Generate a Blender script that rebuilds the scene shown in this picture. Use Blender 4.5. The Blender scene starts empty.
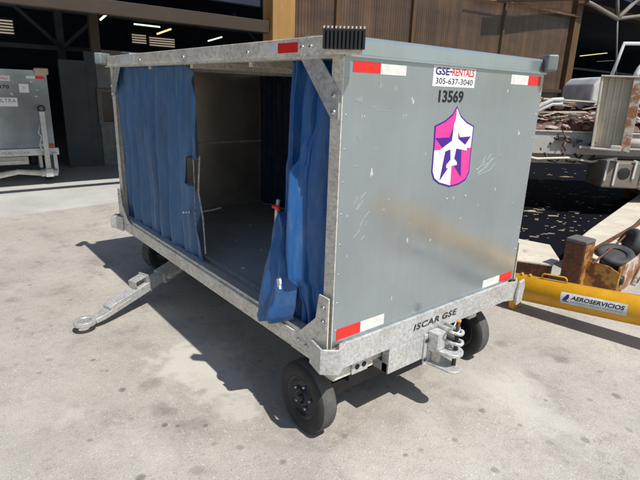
import bpy, bmesh, math, random
from mathutils import Vector, Matrix, Euler, noise
random.seed(7)
S = bpy.context.scene
COL = S.collection
PI = math.pi

# ------------------------------------------------------------------ camera
CAM_F = 495.8
CAM_LOC = Vector((-1.4511, -1.6599, 1.8555))
CAM_ROT = Euler((1.27723, -0.03299, -0.67380), 'XYZ')
cam_d = bpy.data.cameras.new('camera')
cam_d.sensor_width = 36.0
cam_d.lens = CAM_F * 36 / 640
cam_d.clip_start = 0.05
cam_d.clip_end = 2000
cam = bpy.data.objects.new('camera', cam_d)
cam.location = CAM_LOC
cam.rotation_euler = CAM_ROT
COL.objects.link(cam)
S.camera = cam
ROT = CAM_ROT.to_matrix()


def sight(u, v, val=0.0, ax=2):
    """measure: where the line of sight through photo point (u, v) meets the plane axis=val"""
    d = ROT @ Vector(((u - 320) / CAM_F, -(v - 240) / CAM_F, -1))
    t = (val - CAM_LOC[ax]) / d[ax]
    return CAM_LOC + d * t


# ------------------------------------------------------------------ materials
def new_mat(name):
    m = bpy.data.materials.new(name)
    m.use_nodes = True
    nt = m.node_tree
    b = nt.nodes['Principled BSDF']
    return m, nt, b


def ramp(nt, fac, stops):
    r = nt.nodes.new('ShaderNodeValToRGB')
    els = r.color_ramp.elements
    while len(els) < len(stops):
        els.new(0.5)
    for e, (p, c) in zip(els, stops):
        e.position = p
        e.color = (*c, 1) if len(c) == 3 else c
    nt.links.new(fac, r.inputs[0])
    return r.outputs[0]


def nse(nt, scale, detail=4, rough=.55, vec=None, stretch=None):
    n = nt.nodes.new('ShaderNodeTexNoise')
    n.inputs['Scale'].default_value = scale
    n.inputs['Detail'].default_value = detail
    n.inputs['Roughness'].default_value = rough
    tc = nt.nodes.new('ShaderNodeTexCoord')
    out = tc.outputs['Object']
    if stretch:
        mp = nt.nodes.new('ShaderNodeMapping')
        mp.inputs['Scale'].default_value = stretch
        nt.links.new(out, mp.inputs[0])
        out = mp.outputs[0]
    nt.links.new(out, n.inputs['Vector'])
    return n.outputs['Fac']


def vor(nt, scale, feature='F1', out='Distance', stretch=None, rnd=1.0):
    n = nt.nodes.new('ShaderNodeTexVoronoi')
    n.feature = feature
    n.inputs['Scale'].default_value = scale
    n.inputs['Randomness'].default_value = rnd
    tc = nt.nodes.new('ShaderNodeTexCoord')
    o = tc.outputs['Object']
    if stretch:
        mp = nt.nodes.new('ShaderNodeMapping')
        mp.inputs['Scale'].default_value = stretch
        nt.links.new(o, mp.inputs[0])
        o = mp.outputs[0]
    nt.links.new(o, n.inputs['Vector'])
    return n.outputs[out]


def mix(nt, fac, a, b, mode='MIX'):
    m = nt.nodes.new('ShaderNodeMix')
    m.data_type = 'RGBA'
    m.blend_type = mode
    for sock, val in ((m.inputs[0], fac), (m.inputs[6], a), (m.inputs[7], b)):
        if isinstance(val, bpy.types.NodeSocket):
            nt.links.new(val, sock)
        elif isinstance(val, (int, float)):
            sock.default_value = val
        else:
            sock.default_value = (*val, 1)
    return m.outputs[2]


def bump(nt, b, h, strength=.3, dist=.01):
    n = nt.nodes.new('ShaderNodeBump')
    n.inputs['Strength'].default_value = strength
    n.inputs['Distance'].default_value = dist
    nt.links.new(h, n.inputs['Height'])
    nt.links.new(n.outputs[0], b.inputs['Normal'])


def simple(name, c, rough=.6, metal=0, var=.25, scale=6, stretch=None, bmp=0, spec=None):
    m, nt, b = new_mat(name)
    f = nse(nt, scale, 5, .6, stretch=stretch)
    lo = [x * (1 - var) for x in c]
    hi = [min(1, x * (1 + var)) for x in c]
    nt.links.new(ramp(nt, f, [(.3, lo), (.7, hi)]), b.inputs['Base Color'])
    b.inputs['Roughness'].default_value = rough
    b.inputs['Metallic'].default_value = metal
    if spec is not None:
        b.inputs['Specular IOR Level'].default_value = spec
    if bmp:
        bump(nt, b, nse(nt, scale * 8, 4), bmp, .004)
    return m


def rusty(name, paint, rust=(.10, .035, .015), amount=.5, scale=7, rough=.65, stretch=None, rust2=(.2, .07, .03)):
    m, nt, b = new_mat(name)
    f = nse(nt, scale, 8, .68, stretch=stretch)
    t = 1 - amount
    mask = ramp(nt, f, [(t - .04 if t > .04 else 0, (0, 0, 0)), (t + .04, (1, 1, 1))])
    rc = ramp(nt, nse(nt, scale * 4, 5, .7), [(.35, rust), (.65, rust2)])
    pc = ramp(nt, nse(nt, scale * .5, 4), [(.3, [x * .75 for x in paint]), (.7, paint)])
    nt.links.new(mix(nt, mask, pc, rc), b.inputs['Base Color'])
    b.inputs['Roughness'].default_value = rough
    bump(nt, b, f, .4, .01)
    return m


M = {}


def galvanised(name, c=(.52, .54, .54), rough=.42, metal=.55):
    m, nt, b = new_mat(name)
    v = vor(nt, 75, out='Color')
    bw = nt.nodes.new('ShaderNodeRGBToBW')
    nt.links.new(v, bw.inputs[0])
    c1 = ramp(nt, bw.outputs[0], [(.1, [x * .82 for x in c]), (.9, [min(1, x * 1.12) for x in c])])
    dirt = ramp(nt, nse(nt, 5, 7, .7), [(.35, (.55, .52, .48)), (.6, (1, 1, 1))])
    c2 = mix(nt, .42, c1, dirt, 'MULTIPLY')
    fine = ramp(nt, nse(nt, 60, 5, .7, stretch=(1, .3, 1)), [(.36, (.62, .60, .57)), (.5, (1, 1, 1))])
    c3 = mix(nt, .6, c2, fine, 'MULTIPLY')
    nt.links.new(c3, b.inputs['Base Color'])
    r = ramp(nt, nse(nt, 9, 5), [(.3, (rough - .1,) * 3), (.7, (rough + .14,) * 3)])
    nt.links.new(r, b.inputs['Roughness'])
    b.inputs['Metallic'].default_value = metal
    bump(nt, b, nse(nt, 45, 4), .12, .003)
    return m


M['galv'] = galvanised('galvanised_steel', (.62, .63, .62), .42, .45)
M['galv_dull'] = galvanised('weathered_galvanised', (.76, .725, .645), .5, .12)
M['galv_bright'] = galvanised('bright_galvanised', (.68, .69, .69), .4, .45)


def panel_mat(name, c):
    m, nt, b = new_mat(name)
    f = nse(nt, 1.3, 6, .6)
    base = ramp(nt, f, [(.3, [x * .88 for x in c]), (.7, [x * 1.1 for x in c])])
    streak = ramp(nt, nse(nt, 5, 6, .65, stretch=(6, 6, .35)), [(.30, (.84, .84, .82)), (.62, (1, 1, 1))])
    c1 = mix(nt, .3, base, streak, 'MULTIPLY')
    smut = ramp(nt, nse(nt, 22, 8, .75, stretch=(1, 1, 1.6)), [(.66, (1, 1, 1)), (.74, (.62, .62, .60))])
    c2 = mix(nt, .5, c1, smut, 'MULTIPLY')
    chip = ramp(nt, nse(nt, 55, 6, .8, stretch=(1, 1, .5)), [(.70, (0, 0, 0)), (.75, (1, 1, 1))])
    c3 = mix(nt, chip, c2, (.62, .63, .62))
    nt.links.new(c3, b.inputs['Base Color'])
    nt.links.new(ramp(nt, nse(nt, 3, 6), [(.3, (.12,) * 3), (.7, (.23,) * 3)]), b.inputs['Roughness'])
    b.inputs['Metallic'].default_value = .62
    bump(nt, b, nse(nt, 1.6, 2, stretch=(1, 1, 1.6)), .3, .02)
    return m


M['panel'] = panel_mat('painted_aluminium', (.395, .455, .485))
M['cap'] = panel_mat('cap_aluminium', (.45, .52, .545))
M['inner'] = simple('bare_inner_panel', (.44, .385, .31), .28, .4, .25, 2.5)
M['floor_in'] = simple('cart_floor', (.36, .42, .46), .4, .2, .15, 6)


def cloth_mat(name, c):
    m, nt, b = new_mat(name)
    f = ramp(nt, nse(nt, 3.5, 6, .65, stretch=(2, 2, .5)), [(.3, [x * .75 for x in c]), (.7, [x * 1.2 for x in c])])
    dust = ramp(nt, nse(nt, 14, 7, .7, stretch=(1.5, 1.5, .4)), [(.50, (0, 0, 0)), (.72, (.42, .42, .42))])
    nt.links.new(mix(nt, dust, f, (.15, .21, .30)), b.inputs['Base Color'])
    b.inputs['Roughness'].default_value = .42
    b.inputs['Sheen Weight'].default_value = .1
    # sharp irregular creases plus a fine weave
    r1 = ramp(nt, nse(nt, 3.5, 2, .4, stretch=(2.2, 2.2, .5)), [(.40, (0, 0, 0)), (.5, (1, 1, 1)), (.60, (0, 0, 0))])
    r2 = ramp(nt, nse(nt, 8, 2, .4, stretch=(1.8, 1.8, .55)), [(.38, (0, 0, 0)), (.5, (1, 1, 1)), (.62, (0, 0, 0))])
    hsum = mix(nt, .5, r1, r2)
    hs2 = mix(nt, .25, hsum, nse(nt, 30, 5, .7))
    bump(nt, b, hs2, .38, .010)
    return m


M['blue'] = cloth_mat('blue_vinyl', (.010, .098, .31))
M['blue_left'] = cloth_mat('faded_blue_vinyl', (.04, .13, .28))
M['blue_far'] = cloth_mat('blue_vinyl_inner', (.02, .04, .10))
M['rubber'] = simple('tyre_rubber', (.028, .028, .028), .75, 0, .3, 12, bmp=.2)
M['tread'] = simple('worn_tread', (.085, .083, .08), .85, 0, .25, 25, bmp=.4)
M['black_rubber'] = simple('black_bumper_rubber', (.012, .012, .014), .5, 0, .3, 12)
M['rim'] = simple('dark_rim', (.03, .035, .045), .4, .4, .3, 9)
M['bolt'] = simple('zinc_bolt', (.55, .55, .55), .3, .9, .1, 20)
M['white_tip'] = simple('pale_edge', (.5, .5, .5), .6, 0, .1, 20)
M['dark_steel'] = simple('dark_steel', (.05, .05, .05), .55, .5, .3, 9)
M['tape_red'] = simple('red_reflective', (.72, .025, .022), .35, 0, .08, 20)
M['tape_white'] = simple('white_reflective', (.72, .72, .70), .35, 0, .12, 25)
M['white'] = simple('white_vinyl', (.78, .78, .78), .45, 0, .04, 10)
M['ink'] = simple('black_ink', (.012, .012, .012), .5, 0, .1, 10)
M['ink_grey'] = simple('grey_ink', (.18, .18, .18), .5, 0, .1, 10)
M['ink_blue'] = simple('navy_ink', (.015, .02, .16), .5, 0, .1, 10)
M['ink_red'] = simple('red_ink', (.62, .02, .02), .5, 0, .1, 10)
M['pink'] = simple('pink_vinyl', (.72, .05, .32), .42, 0, .06, 10)
M['purple'] = simple('purple_vinyl', (.06, .012, .28), .42, 0, .06, 10)
M['stencil'] = simple('black_stencil', (.03, .03, .035), .6, 0, .3, 60)
M['red_plastic'] = simple('red_plastic', (.7, .02, .02), .4, 0, .1, 10)
M['orange'] = simple('orange_plastic', (.7, .25, .03), .5, 0, .1, 10)
M['yellow'] = rusty('yellow_paint', (.74, .37, .012), amount=.27, scale=11, rough=.36, rust=(.22, .12, .03), rust2=(.42, .22, .03))
M['chain'] = simple('dirty_chain', (.35, .33, .30), .5, .4, .4, 50)
M['cord'] = simple('pale_cord', (.6, .58, .52), .7, 0, .3, 60)
M['scuff'] = simple('bare_scratch', (.56, .57, .56), .5, .1, .1, 30)
M['bumper_grey'] = simple('grey_bumper', (.20, .225, .235), .5, .2, .2, 9)
M['scratch'] = simple('faint_scratch', (.47, .52, .53), .5, .1, .1, 30)
M['smudge'] = simple('dark_smudge', (.29, .325, .335), .6, .1, .2, 30)
M['cream'] = simple('cream_rubber', (.50, .40, .30), .7, 0, .2, 20)
M['other_panel'] = panel_mat('other_cart_paint', (.40, .45, .50))


DK = (.13, .12, .11); PL = (.54, .515, .465)
STAINS = [(482, 411, .032, .6, DK), (617, 396, .035, .6, DK), (345, 436, .022, .5, DK), (590, 400, .02, .4, DK), (240, 448, .02, .4, DK), (20, 320, .05, .3, DK),
          (110, 300, .03, .3, DK), (560, 360, .05, .35, DK), (530, 375, .05, .2, DK), (90, 440, .016, .4, DK), (420, 450, .016, .4, DK), (50, 360, .03, .3, DK),
          (500, 343, .06, .3, DK), (38, 262, .03, .4, DK), (12, 300, .07, .25, DK), (400, 420, .09, .15, DK), (560, 445, .12, .15, DK), (180, 430, .15, .14, DK),
          (123, 390, .022, .7, DK), (92, 360, .018, .7, DK), (39, 373, .02, .5, DK), (107, 371, .014, .5, DK), (166, 425, .02, .75, DK), (178, 426, .014, .7, DK), (205, 426, .018, .7, DK), (139, 478, .026, .7, DK), (283, 462, .02, .5, DK), (214, 443, .015, .4, DK), (195, 470, .04, .35, DK), (132, 419, .02, .3, DK), (150, 385, .07, .35, DK), (160, 410, .08, .35, DK), (142, 345, .08, .25, DK), (170, 412, .05, .3, DK), (405, 455, .016, .6, DK), (455, 440, .02, .5, DK), (520, 425, .016, .5, DK), (585, 440, .024, .5, DK), (630, 430, .02, .4, DK), (495, 470, .02, .5, DK), (545, 400, .016, .5, DK), (600, 372, .02, .4, DK), (70, 300, .02, .5, DK), (30, 285, .018, .5, DK), (100, 275, .02, .4, DK), (20, 240, .03, .4, DK),
          (198, 362, .30, .85, PL), (225, 385, .22, .7, PL), (240, 410, .12, .6, PL), (120, 345, .25, -.0, PL), (60, 450, .3, .14, DK), (300, 465, .25, .10, DK), (600, 460, .2, .12, DK), (470, 380, .3, .25, PL), (60, 400, .3, .2, PL)]


# ground: worn beige asphalt with stains, spots and grit
def ground_mat():
    m, nt, b = new_mat('worn_asphalt')
    a = ramp(nt, nse(nt, .55, 7, .6), [(.3, (.345, .318, .284)), (.5, (.42, .393, .356)), (.68, (.48, .455, .415))])
    blot = ramp(nt, nse(nt, 2.3, 8, .72), [(.34, (.66, .65, .64)), (.47, (.95, .95, .95)), (.56, (1, 1, 1)), (.75, (1.06, 1.06, 1.06))])
    c = mix(nt, .8, a, blot, 'MULTIPLY')
    grit = ramp(nt, nse(nt, 130, 4, .8), [(.34, (.50, .48, .46)), (.5, (1, 1, 1)), (.7, (1.3, 1.3, 1.27))])
    c = mix(nt, .75, c, grit, 'MULTIPLY')
    peb = ramp(nt, nse(nt, 48, 3, .7), [(.30, (.55, .53, .51)), (.40, (1, 1, 1)), (.62, (1, 1, 1)), (.72, (1.28, 1.27, 1.25))])
    c = mix(nt, .75, c, peb, 'MULTIPLY')
    flv = nt.nodes.new('ShaderNodeTexVoronoi'); flv.inputs['Scale'].default_value = 52
    ftc = nt.nodes.new('ShaderNodeTexCoord'); nt.links.new(ftc.outputs['Object'], flv.inputs['Vector'])
    fsep = nt.nodes.new('ShaderNodeSeparateColor'); nt.links.new(flv.outputs['Color'], fsep.inputs[0])
    fa = ramp(nt, flv.outputs['Distance'], [(.18, (1, 1, 1)), (.30, (0, 0, 0))])
    fb = ramp(nt, fsep.outputs[0], [(.80, (0, 0, 0)), (.86, (.6, .6, .6))])
    fm = mix(nt, 1, fa, fb, 'MULTIPLY')
    c = mix(nt, fm, c, (.66, .63, .58))
    pit_ = ramp(nt, nse(nt, 6.5, 9, .8), [(.33, (.60, .58, .56)), (.40, (.93, .92, .91)), (.46, (1, 1, 1))])
    c = mix(nt, .85, c, pit_, 'MULTIPLY')
    mot = ramp(nt, nse(nt, 17, 7, .75), [(.32, (.84, .83, .82)), (.52, (1, 1, 1)), (.70, (1.05, 1.05, 1.04))])
    c = mix(nt, .7, c, mot, 'MULTIPLY')
    g2 = ramp(nt, vor(nt, 60), [(.05, (.62, .6, .58)), (.22, (1, 1, 1))])
    c = mix(nt, .4, c, g2, 'MULTIPLY')
    # small dark oil spots
    sp = ramp(nt, vor(nt, 1.15, stretch=(1, 1.35, 1)), [(.02, (.6, .57, .55)), (.06, (1, 1, 1))])
    c = mix(nt, .7, c, sp, 'MULTIPLY')
    sp2 = ramp(nt, vor(nt, 3.1, stretch=(1.3, 1, 1)), [(.04, (.6, .57, .54)), (.09, (1, 1, 1))])
    c = mix(nt, .5, c, sp2, 'MULTIPLY')
    pale = ramp(nt, nse(nt, .9, 8, .62, stretch=(1.2, .8, 1)), [(.58, (0, 0, 0)), (.66, (.5, .5, .5))])
    c = mix(nt, pale, c, (.53, .505, .46))
    # hairline cracks: thin level lines of a rough noise, only in places
    cr = ramp(nt, nse(nt, .8, 9, .62), [(.497, (1, 1, 1)), (.5, (.66, .64, .62)), (.503, (1, 1, 1))])
    cm = ramp(nt, nse(nt, .5, 2), [(.5, (0, 0, 0)), (.6, (1, 1, 1))])
    c = mix(nt, cm, c, mix(nt, 1, c, cr, 'MULTIPLY'))
    # individual stains where the photo has them (x, y, radius, strength, tint)
    tc = nt.nodes.new('ShaderNodeTexCoord')
    nz = nt.nodes.new('ShaderNodeTexNoise'); nz.inputs['Scale'].default_value = 9; nz.inputs['Detail'].default_value = 5
    nt.links.new(tc.outputs['Object'], nz.inputs['Vector'])
    sb_ = nt.nodes.new('ShaderNodeVectorMath'); sb_.operation = 'SUBTRACT'
    nt.links.new(nz.outputs['Color'], sb_.inputs[0]); sb_.inputs[1].default_value = (.5, .5, .5)
    for (u, v, r, st, tint) in STAINS:
        q = sight(u, v)
        scv = nt.nodes.new('ShaderNodeVectorMath'); scv.operation = 'SCALE'; scv.inputs['Scale'].default_value = r * 2.2
        nt.links.new(sb_.outputs[0], scv.inputs[0])
        adv = nt.nodes.new('ShaderNodeVectorMath'); adv.operation = 'ADD'
        nt.links.new(tc.outputs['Object'], adv.inputs[0]); nt.links.new(scv.outputs[0], adv.inputs[1])
        dv_ = nt.nodes.new('ShaderNodeVectorMath'); dv_.operation = 'DISTANCE'
        nt.links.new(adv.outputs[0], dv_.inputs[0]); dv_.inputs[1].default_value = (q.x, q.y, 0)
        mr = nt.nodes.new('ShaderNodeMapRange'); mr.interpolation_type = 'SMOOTHSTEP'
        mr.inputs['From Min'].default_value = r * 1.25; mr.inputs['From Max'].default_value = r * .55
        mr.inputs['To Min'].default_value = 0; mr.inputs['To Max'].default_value = st
        nt.links.new(dv_.outputs['Value'], mr.inputs['Value'])
        c = mix(nt, mr.outputs[0], c, tint)
    nt.links.new(c, b.inputs['Base Color'])
    b.inputs['Roughness'].default_value = .9
    b.inputs['Specular IOR Level'].default_value = .25
    ad = nt.nodes.new('ShaderNodeMath'); ad.operation = 'ADD'
    nt.links.new(nse(nt, 130, 4, .8), ad.inputs[0]); nt.links.new(vor(nt, 60), ad.inputs[1])
    bump(nt, b, ad.outputs[0], .28, .004)
    return m


def stain_mat(name, c, rough=.9):
    m, nt, b = new_mat(name)
    a = ramp(nt, nse(nt, 1.2, 7, .65), [(.3, [x * .85 for x in c]), (.7, [x * 1.12 for x in c])])
    g = ramp(nt, nse(nt, 110, 4, .8), [(.36, (.7, .7, .7)), (.5, (1, 1, 1)), (.7, (1.15,) * 3)])
    nt.links.new(mix(nt, .6, a, g, 'MULTIPLY'), b.inputs['Base Color'])
    b.inputs['Roughness'].default_value = rough
    bump(nt, b, nse(nt, 110, 4, .8), .3, .003)
    return m


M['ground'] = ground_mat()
M['slab'] = stain_mat('concrete_slab', (.45, .445, .425))
M['pale'] = stain_mat('pale_patch', (.40, .375, .33))
M['shade_patch'] = stain_mat('black_ground_shade', (.005, .006, .010), .8)  # ground shade painted as a near-black colour
M['shade_patch'].node_tree.nodes['Principled BSDF'].inputs['Specular IOR Level'].default_value = .08
M['spot'] = stain_mat('oil_spot', (.17, .155, .14), .8)


# ------------------------------------------------------------------ mesh helpers
class MB:
    def __init__(s):
        s.bm = bmesh.new()
        s.mi = 0

    def face(s, pts):
        f = s.bm.faces.new([s.bm.verts.new(p) for p in pts])
        f.material_index = s.mi
        return f

    def box(s, a, b, T=None):
        x0, y0, z0 = a
        x1, y1, z1 = b
        c = [(x0, y0, z0), (x1, y0, z0), (x1, y1, z0), (x0, y1, z0), (x0, y0, z1), (x1, y0, z1), (x1, y1, z1), (x0, y1, z1)]
        if T is not None:
            c = [T @ Vector(p) for p in c]
        v = [s.bm.verts.new(p) for p in c]
        for q in ((0, 3, 2, 1), (4, 5, 6, 7), (0, 1, 5, 4), (1, 2, 6, 5), (2, 3, 7, 6), (3, 0, 4, 7)):
            f = s.bm.faces.new([v[i] for i in q])
            f.material_index = s.mi
        return s

    def prism(s, poly, ax, a, b, T=None):
        """polygon in the two other axes, extruded along axis ax from a to b"""
        def mk(p, h):
            q = list(p)
            q.insert(ax, h)
            q = Vector(q)
            return T @ q if T is not None else q
        va = [s.bm.verts.new(mk(p, a)) for p in poly]
        vb = [s.bm.verts.new(mk(p, b)) for p in poly]
        n = len(poly)
        fs = [s.bm.faces.new(va), s.bm.faces.new(vb[::-1])]
        for i in range(n):
            fs.append(s.bm.faces.new([va[i], vb[i], vb[(i + 1) % n], va[(i + 1) % n]]))
        for f in fs:
            f.material_index = s.mi
        return s

    def tube(s, pts, r, n=10, closed=False):
        pts = [Vector(p) for p in pts]
        rs = r if isinstance(r, (list, tuple)) else [r] * len(pts)
        rings = []
        up = None
        m = len(pts)
        for i, p in enumerate(pts):
            if closed:
                t = (pts[(i + 1) % m] - pts[(i - 1) % m])
            else:
                t = pts[min(i + 1, m - 1)] - pts[max(i - 1, 0)]
            t.normalize()
            if up is None:
                up = Vector((0, 0, 1)) if abs(t.z) < .9 else Vector((1, 0, 0))
            side = t.cross(up).normalized()
            up = side.cross(t).normalized()
            rings.append([s.bm.verts.new(p + (side * math.cos(2 * PI * k / n) + up * math.sin(2 * PI * k / n)) * rs[i]) for k in range(n)])
        rng = range(m) if closed else range(m - 1)
        for i in rng:
            A, B = rings[i], rings[(i + 1) % m]
            for k in range(n):
                f = s.bm.faces.new([A[k], A[(k + 1) % n], B[(k + 1) % n], B[k]])
                f.material_index = s.mi
                f.smooth = True
        if not closed:
            for R_, flip in ((rings[0], False), (rings[-1], True)):
                f = s.bm.faces.new(R_ if not flip else R_[::-1])
                f.material_index = s.mi
        return s

    def lathe(s, prof, n=40, T=None, smooth=True):
        """profile (axial x, radius) revolved round local X"""
        rings = []
        for (a, r) in prof:
            if r <= 1e-6:
                p = Vector((a, 0, 0))
                rings.append([s.bm.verts.new(T @ p if T is not None else p)])
            else:
                ring = []
                for k in range(n):
                    p = Vector((a, r * math.cos(2 * PI * k / n), r * math.sin(2 * PI * k / n)))
                    ring.append(s.bm.verts.new(T @ p if T is not None else p))
                rings.append(ring)
        for A, B in zip(rings, rings[1:]):
            for k in range(n):
                if len(A) == 1 and len(B) == 1:
                    continue
                if len(A) == 1:
                    vs = [A[0], B[(k + 1) % n], B[k]]
                elif len(B) == 1:
                    vs = [A[k], A[(k + 1) % n], B[0]]
                else:
                    vs = [A[k], A[(k + 1) % n], B[(k + 1) % n], B[k]]
                f = s.bm.faces.new(vs)
                f.material_index = s.mi
                f.smooth = smooth
        return s

    def build(s, name, mats, parent=None, bevel=0, seg=2, smooth=False):
        bmesh.ops.recalc_face_normals(s.bm, faces=s.bm.faces)
        me = bpy.data.meshes.new(name)
        s.bm.to_mesh(me)
        s.bm.free()
        if not isinstance(mats, (list, tuple)):
            mats = [mats]
        for m in mats:
            me.materials.append(m)
        o = bpy.data.objects.new(name, me)
        COL.objects.link(o)
        if parent is not None:
            o.parent = parent
        if bevel:
            bv = o.modifiers.new('bevel', 'BEVEL')
            bv.width = bevel
            bv.segments = seg
            bv.limit_method = 'ANGLE'
            bv.angle_limit = math.radians(35)
            for p in me.polygons:
                p.use_smooth = True
            try:
                wn = o.modifiers.new('wn', 'WEIGHTED_NORMAL')
                wn.keep_sharp = True
            except Exception:
                pass
        if smooth:
            for p in me.polygons:
                p.use_smooth = True
        return o


def thing(name, label, cat, loc=(0, 0, 0), rz=0, group=None):
    o = bpy.data.objects.new(name, None)
    o.empty_display_size = .2
    o.location = loc
    o.rotation_euler = (0, 0, rz)
    COL.objects.link(o)
    return tag(o, label, cat, group)


def tag(o, label=None, cat=None, group=None, kind=None):
    for k, v in (('label', label), ('category', cat), ('group', group), ('kind', kind)):
        if v:
            o[k] = v
    return o


def copy_tree(o, parent=None):
    c = o.copy()
    COL.objects.link(c)
    c.parent = parent
    for ch in list(o.children):
        copy_tree(ch, c)
    return c


def text_mesh(body, width, height, weight=0.0, shear=0.0, spacing=1.0, font_res=3):
    """letters as a flat mesh in the XY plane, lower-left at the origin, scaled to width x height; returns bmesh"""
    cu = bpy.data.curves.new('lettering', 'FONT')
    cu.body = body
    cu.size = 1
    cu.offset = weight
    cu.shear = shear
    cu.space_character = spacing
    cu.resolution_u = font_res
    ob = bpy.data.objects.new('lettering', cu)
    COL.objects.link(ob)
    dg = bpy.context.evaluated_depsgraph_get()
    me = bpy.data.meshes.new_from_object(ob.evaluated_get(dg))
    bm = bmesh.new()
    bm.from_mesh(me)
    bpy.data.objects.remove(ob)
    bpy.data.curves.remove(cu)
    bpy.data.meshes.remove(me)
    xs = [v.co.x for v in bm.verts]
    ys = [v.co.y for v in bm.verts]
    x0, x1, y0, y1 = min(xs), max(xs), min(ys), max(ys)
    for v in bm.verts:
        v.co.x = (v.co.x - x0) / (x1 - x0) * width
        v.co.y = (v.co.y - y0) / (y1 - y0) * height
    return bm


def lettering(name, body, w, h, T, mat, parent, **kw):
    bm = text_mesh(body, w, h, **kw)
    bmesh.ops.transform(bm, matrix=T, verts=bm.verts)
    me = bpy.data.meshes.new(name)
    bm.to_mesh(me)
    bm.free()
    me.materials.append(mat)
    o = bpy.data.objects.new(name, me)
    COL.objects.link(o)
    o.parent = parent
    return o


def wall_T(x, y, z):
    """text frame on a wall facing -y"""
    return Matrix.Translation((x, y, z)) @ Matrix.Rotation(PI / 2, 4, 'X')


def blob(cx, cy, r, n=18, sx=1, sy=1, jag=.3, ang=0):
    pts = []
    sd = random.random() * 50
    for k in range(n):
        a = 2 * PI * k / n
        rr = r * (1 + jag * noise.noise(Vector((math.cos(a) * 1.3 + sd, math.sin(a) * 1.3, sd))) * 1.6)
        x, y = rr * math.cos(a) * sx, rr * math.sin(a) * sy
        pts.append((cx + x * math.cos(ang) - y * math.sin(ang), cy + x * math.sin(ang) + y * math.cos(ang)))
    return pts


# ------------------------------------------------------------------ SETTING
b = MB()
b.box((-150, -150, -.5), (200, 200, 0))
tag(b.build('ground', M['ground']), kind='structure')

# concrete apron and floor of the hangar (threshold slightly skewed)
b = MB()
b.prism([(-30, 4.9 - 1.75), (-.7, 6.36), (.92, 6.53), (3.0, 6.75), (60, 6.9), (60, 30), (-30, 30)], 2, -.2, .004)
tag(b.build('concrete_slab', M['slab']), kind='structure')

# near-black ground sheet: shade behind the equipment painted as colour
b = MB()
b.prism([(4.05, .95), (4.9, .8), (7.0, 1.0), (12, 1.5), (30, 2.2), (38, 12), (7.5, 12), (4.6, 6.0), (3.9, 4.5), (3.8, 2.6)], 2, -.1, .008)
tag(b.build('shaded_ground', M['shade_patch']), kind='structure')

# ------------------------------------------------------------------ HANGAR
FY = 6.3
M['dark_wall'] = simple('navy_shade_wall', (.014, .022, .055), .8, 0, .3, 2)  # navy shade of the interior put into the wall colour
M['dark_wall2'] = simple('grey_blue_wall', (.08, .095, .11), .8, 0, .2, 2)
M['brown_beam'] = rusty('brown_painted_steel', (.048, .032, .020), amount=.30, scale=3)
M['tan_post'] = simple('tan_painted_steel', (.33, .18, .055), .6, 0, .2, 2.5, stretch=(2, 2, .5))
M['brown_post'] = simple('ochre_painted_steel', (.10, .052, .018), .6, 0, .25, 3, stretch=(2, 2, .5))


def emit(name, c, s):
    m, nt, bb = new_mat(name)
    bb.inputs['Emission Color'].default_value = (*c, 1)
    bb.inputs['Emission Strength'].default_value = s
    bb.inputs['Base Color'].default_value = (.5, .5, .5, 1)
    return m


M['tube'] = emit('lit_tube', (.85, 1.0, .78), 1.0)
M['tube_yellow'] = emit('lit_yellow_tube', (1.0, .85, .35), .9)
M['daylight'] = emit('daylight_slats', (.9, .75, .6), .32)

H = thing('hangar', 'dark open hangar building with brown front beam and ribbed brown wall', 'building', (0, FY, 0))


def hpart(bd, name, mat, bevel=0, par=None):
    bmesh.ops.translate(bd.bm, vec=(0, -FY, 0), verts=bd.bm.verts)
    return bd.build(name, mat, par or H, bevel)


hpart(MB().box((-16, 6.6, 5.2), (40, 26, 5.4)), 'roof', M['dark_wall'])
hpart(MB().box((-16, 25.8, 0), (40, 26, 5.2)), 'back_wall', M['dark_wall'])
hpart(MB().box((-16, 6.6, 0), (-15.8, 25.8, 5.2)), 'side_wall', M['dark_wall'])
hpart(MB().box((39.8, 6.6, 0), (40, 25.8, 5.2)), 'side_wall', M['dark_wall'])
hpart(MB().box((-16, 6.62, 3.25), (3.8, 6.75, 5.2)), 'opening_blocker', M['dark_wall'])  # added sheet blocking light through the open gap above the beam
hpart(MB().box((-16, 6.3, 2.79), (3.72, 6.42, 2.99)), 'front_beam', M['brown_beam'], .008)
# brick-coloured front column
hpart(MB().box((3.74, 6.22, 0), (4.22, 6.55, 5.3)), 'front_column', M['tan_post'], .01)
# louvre windows on an inner wall
lw = MB().box((-15.8, 15.8, 2.2), (12, 15.95, 5.2))
hpart(lw, 'inner_wall', M['dark_wall'])
for (x0, x1, z0, z1, rows) in ((.1, 1.2, 3.08, 3.48, 5), (4.55, 5.0, 3.12, 3.42, 4), (5.12, 5.98, 3.08, 3.38, 4)):
    f = hpart(MB().box((x0 - .05, 15.74, z0 - .05), (x1 + .05, 15.79, z1 + .05)), 'louvre_window', M['dark_steel'])
    sl = MB()
    for k in range(rows):
        zz = z0 + (z1 - z0) * (k + .2) / rows
        sl.box((x0, 15.70, zz), (x1, 15.74, zz + (z1 - z0) / rows * .45))
    bmesh.ops.translate(sl.bm, vec=(0, -FY, 0), verts=sl.bm.verts)
    sl.build('pane', M['daylight'], f)
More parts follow.
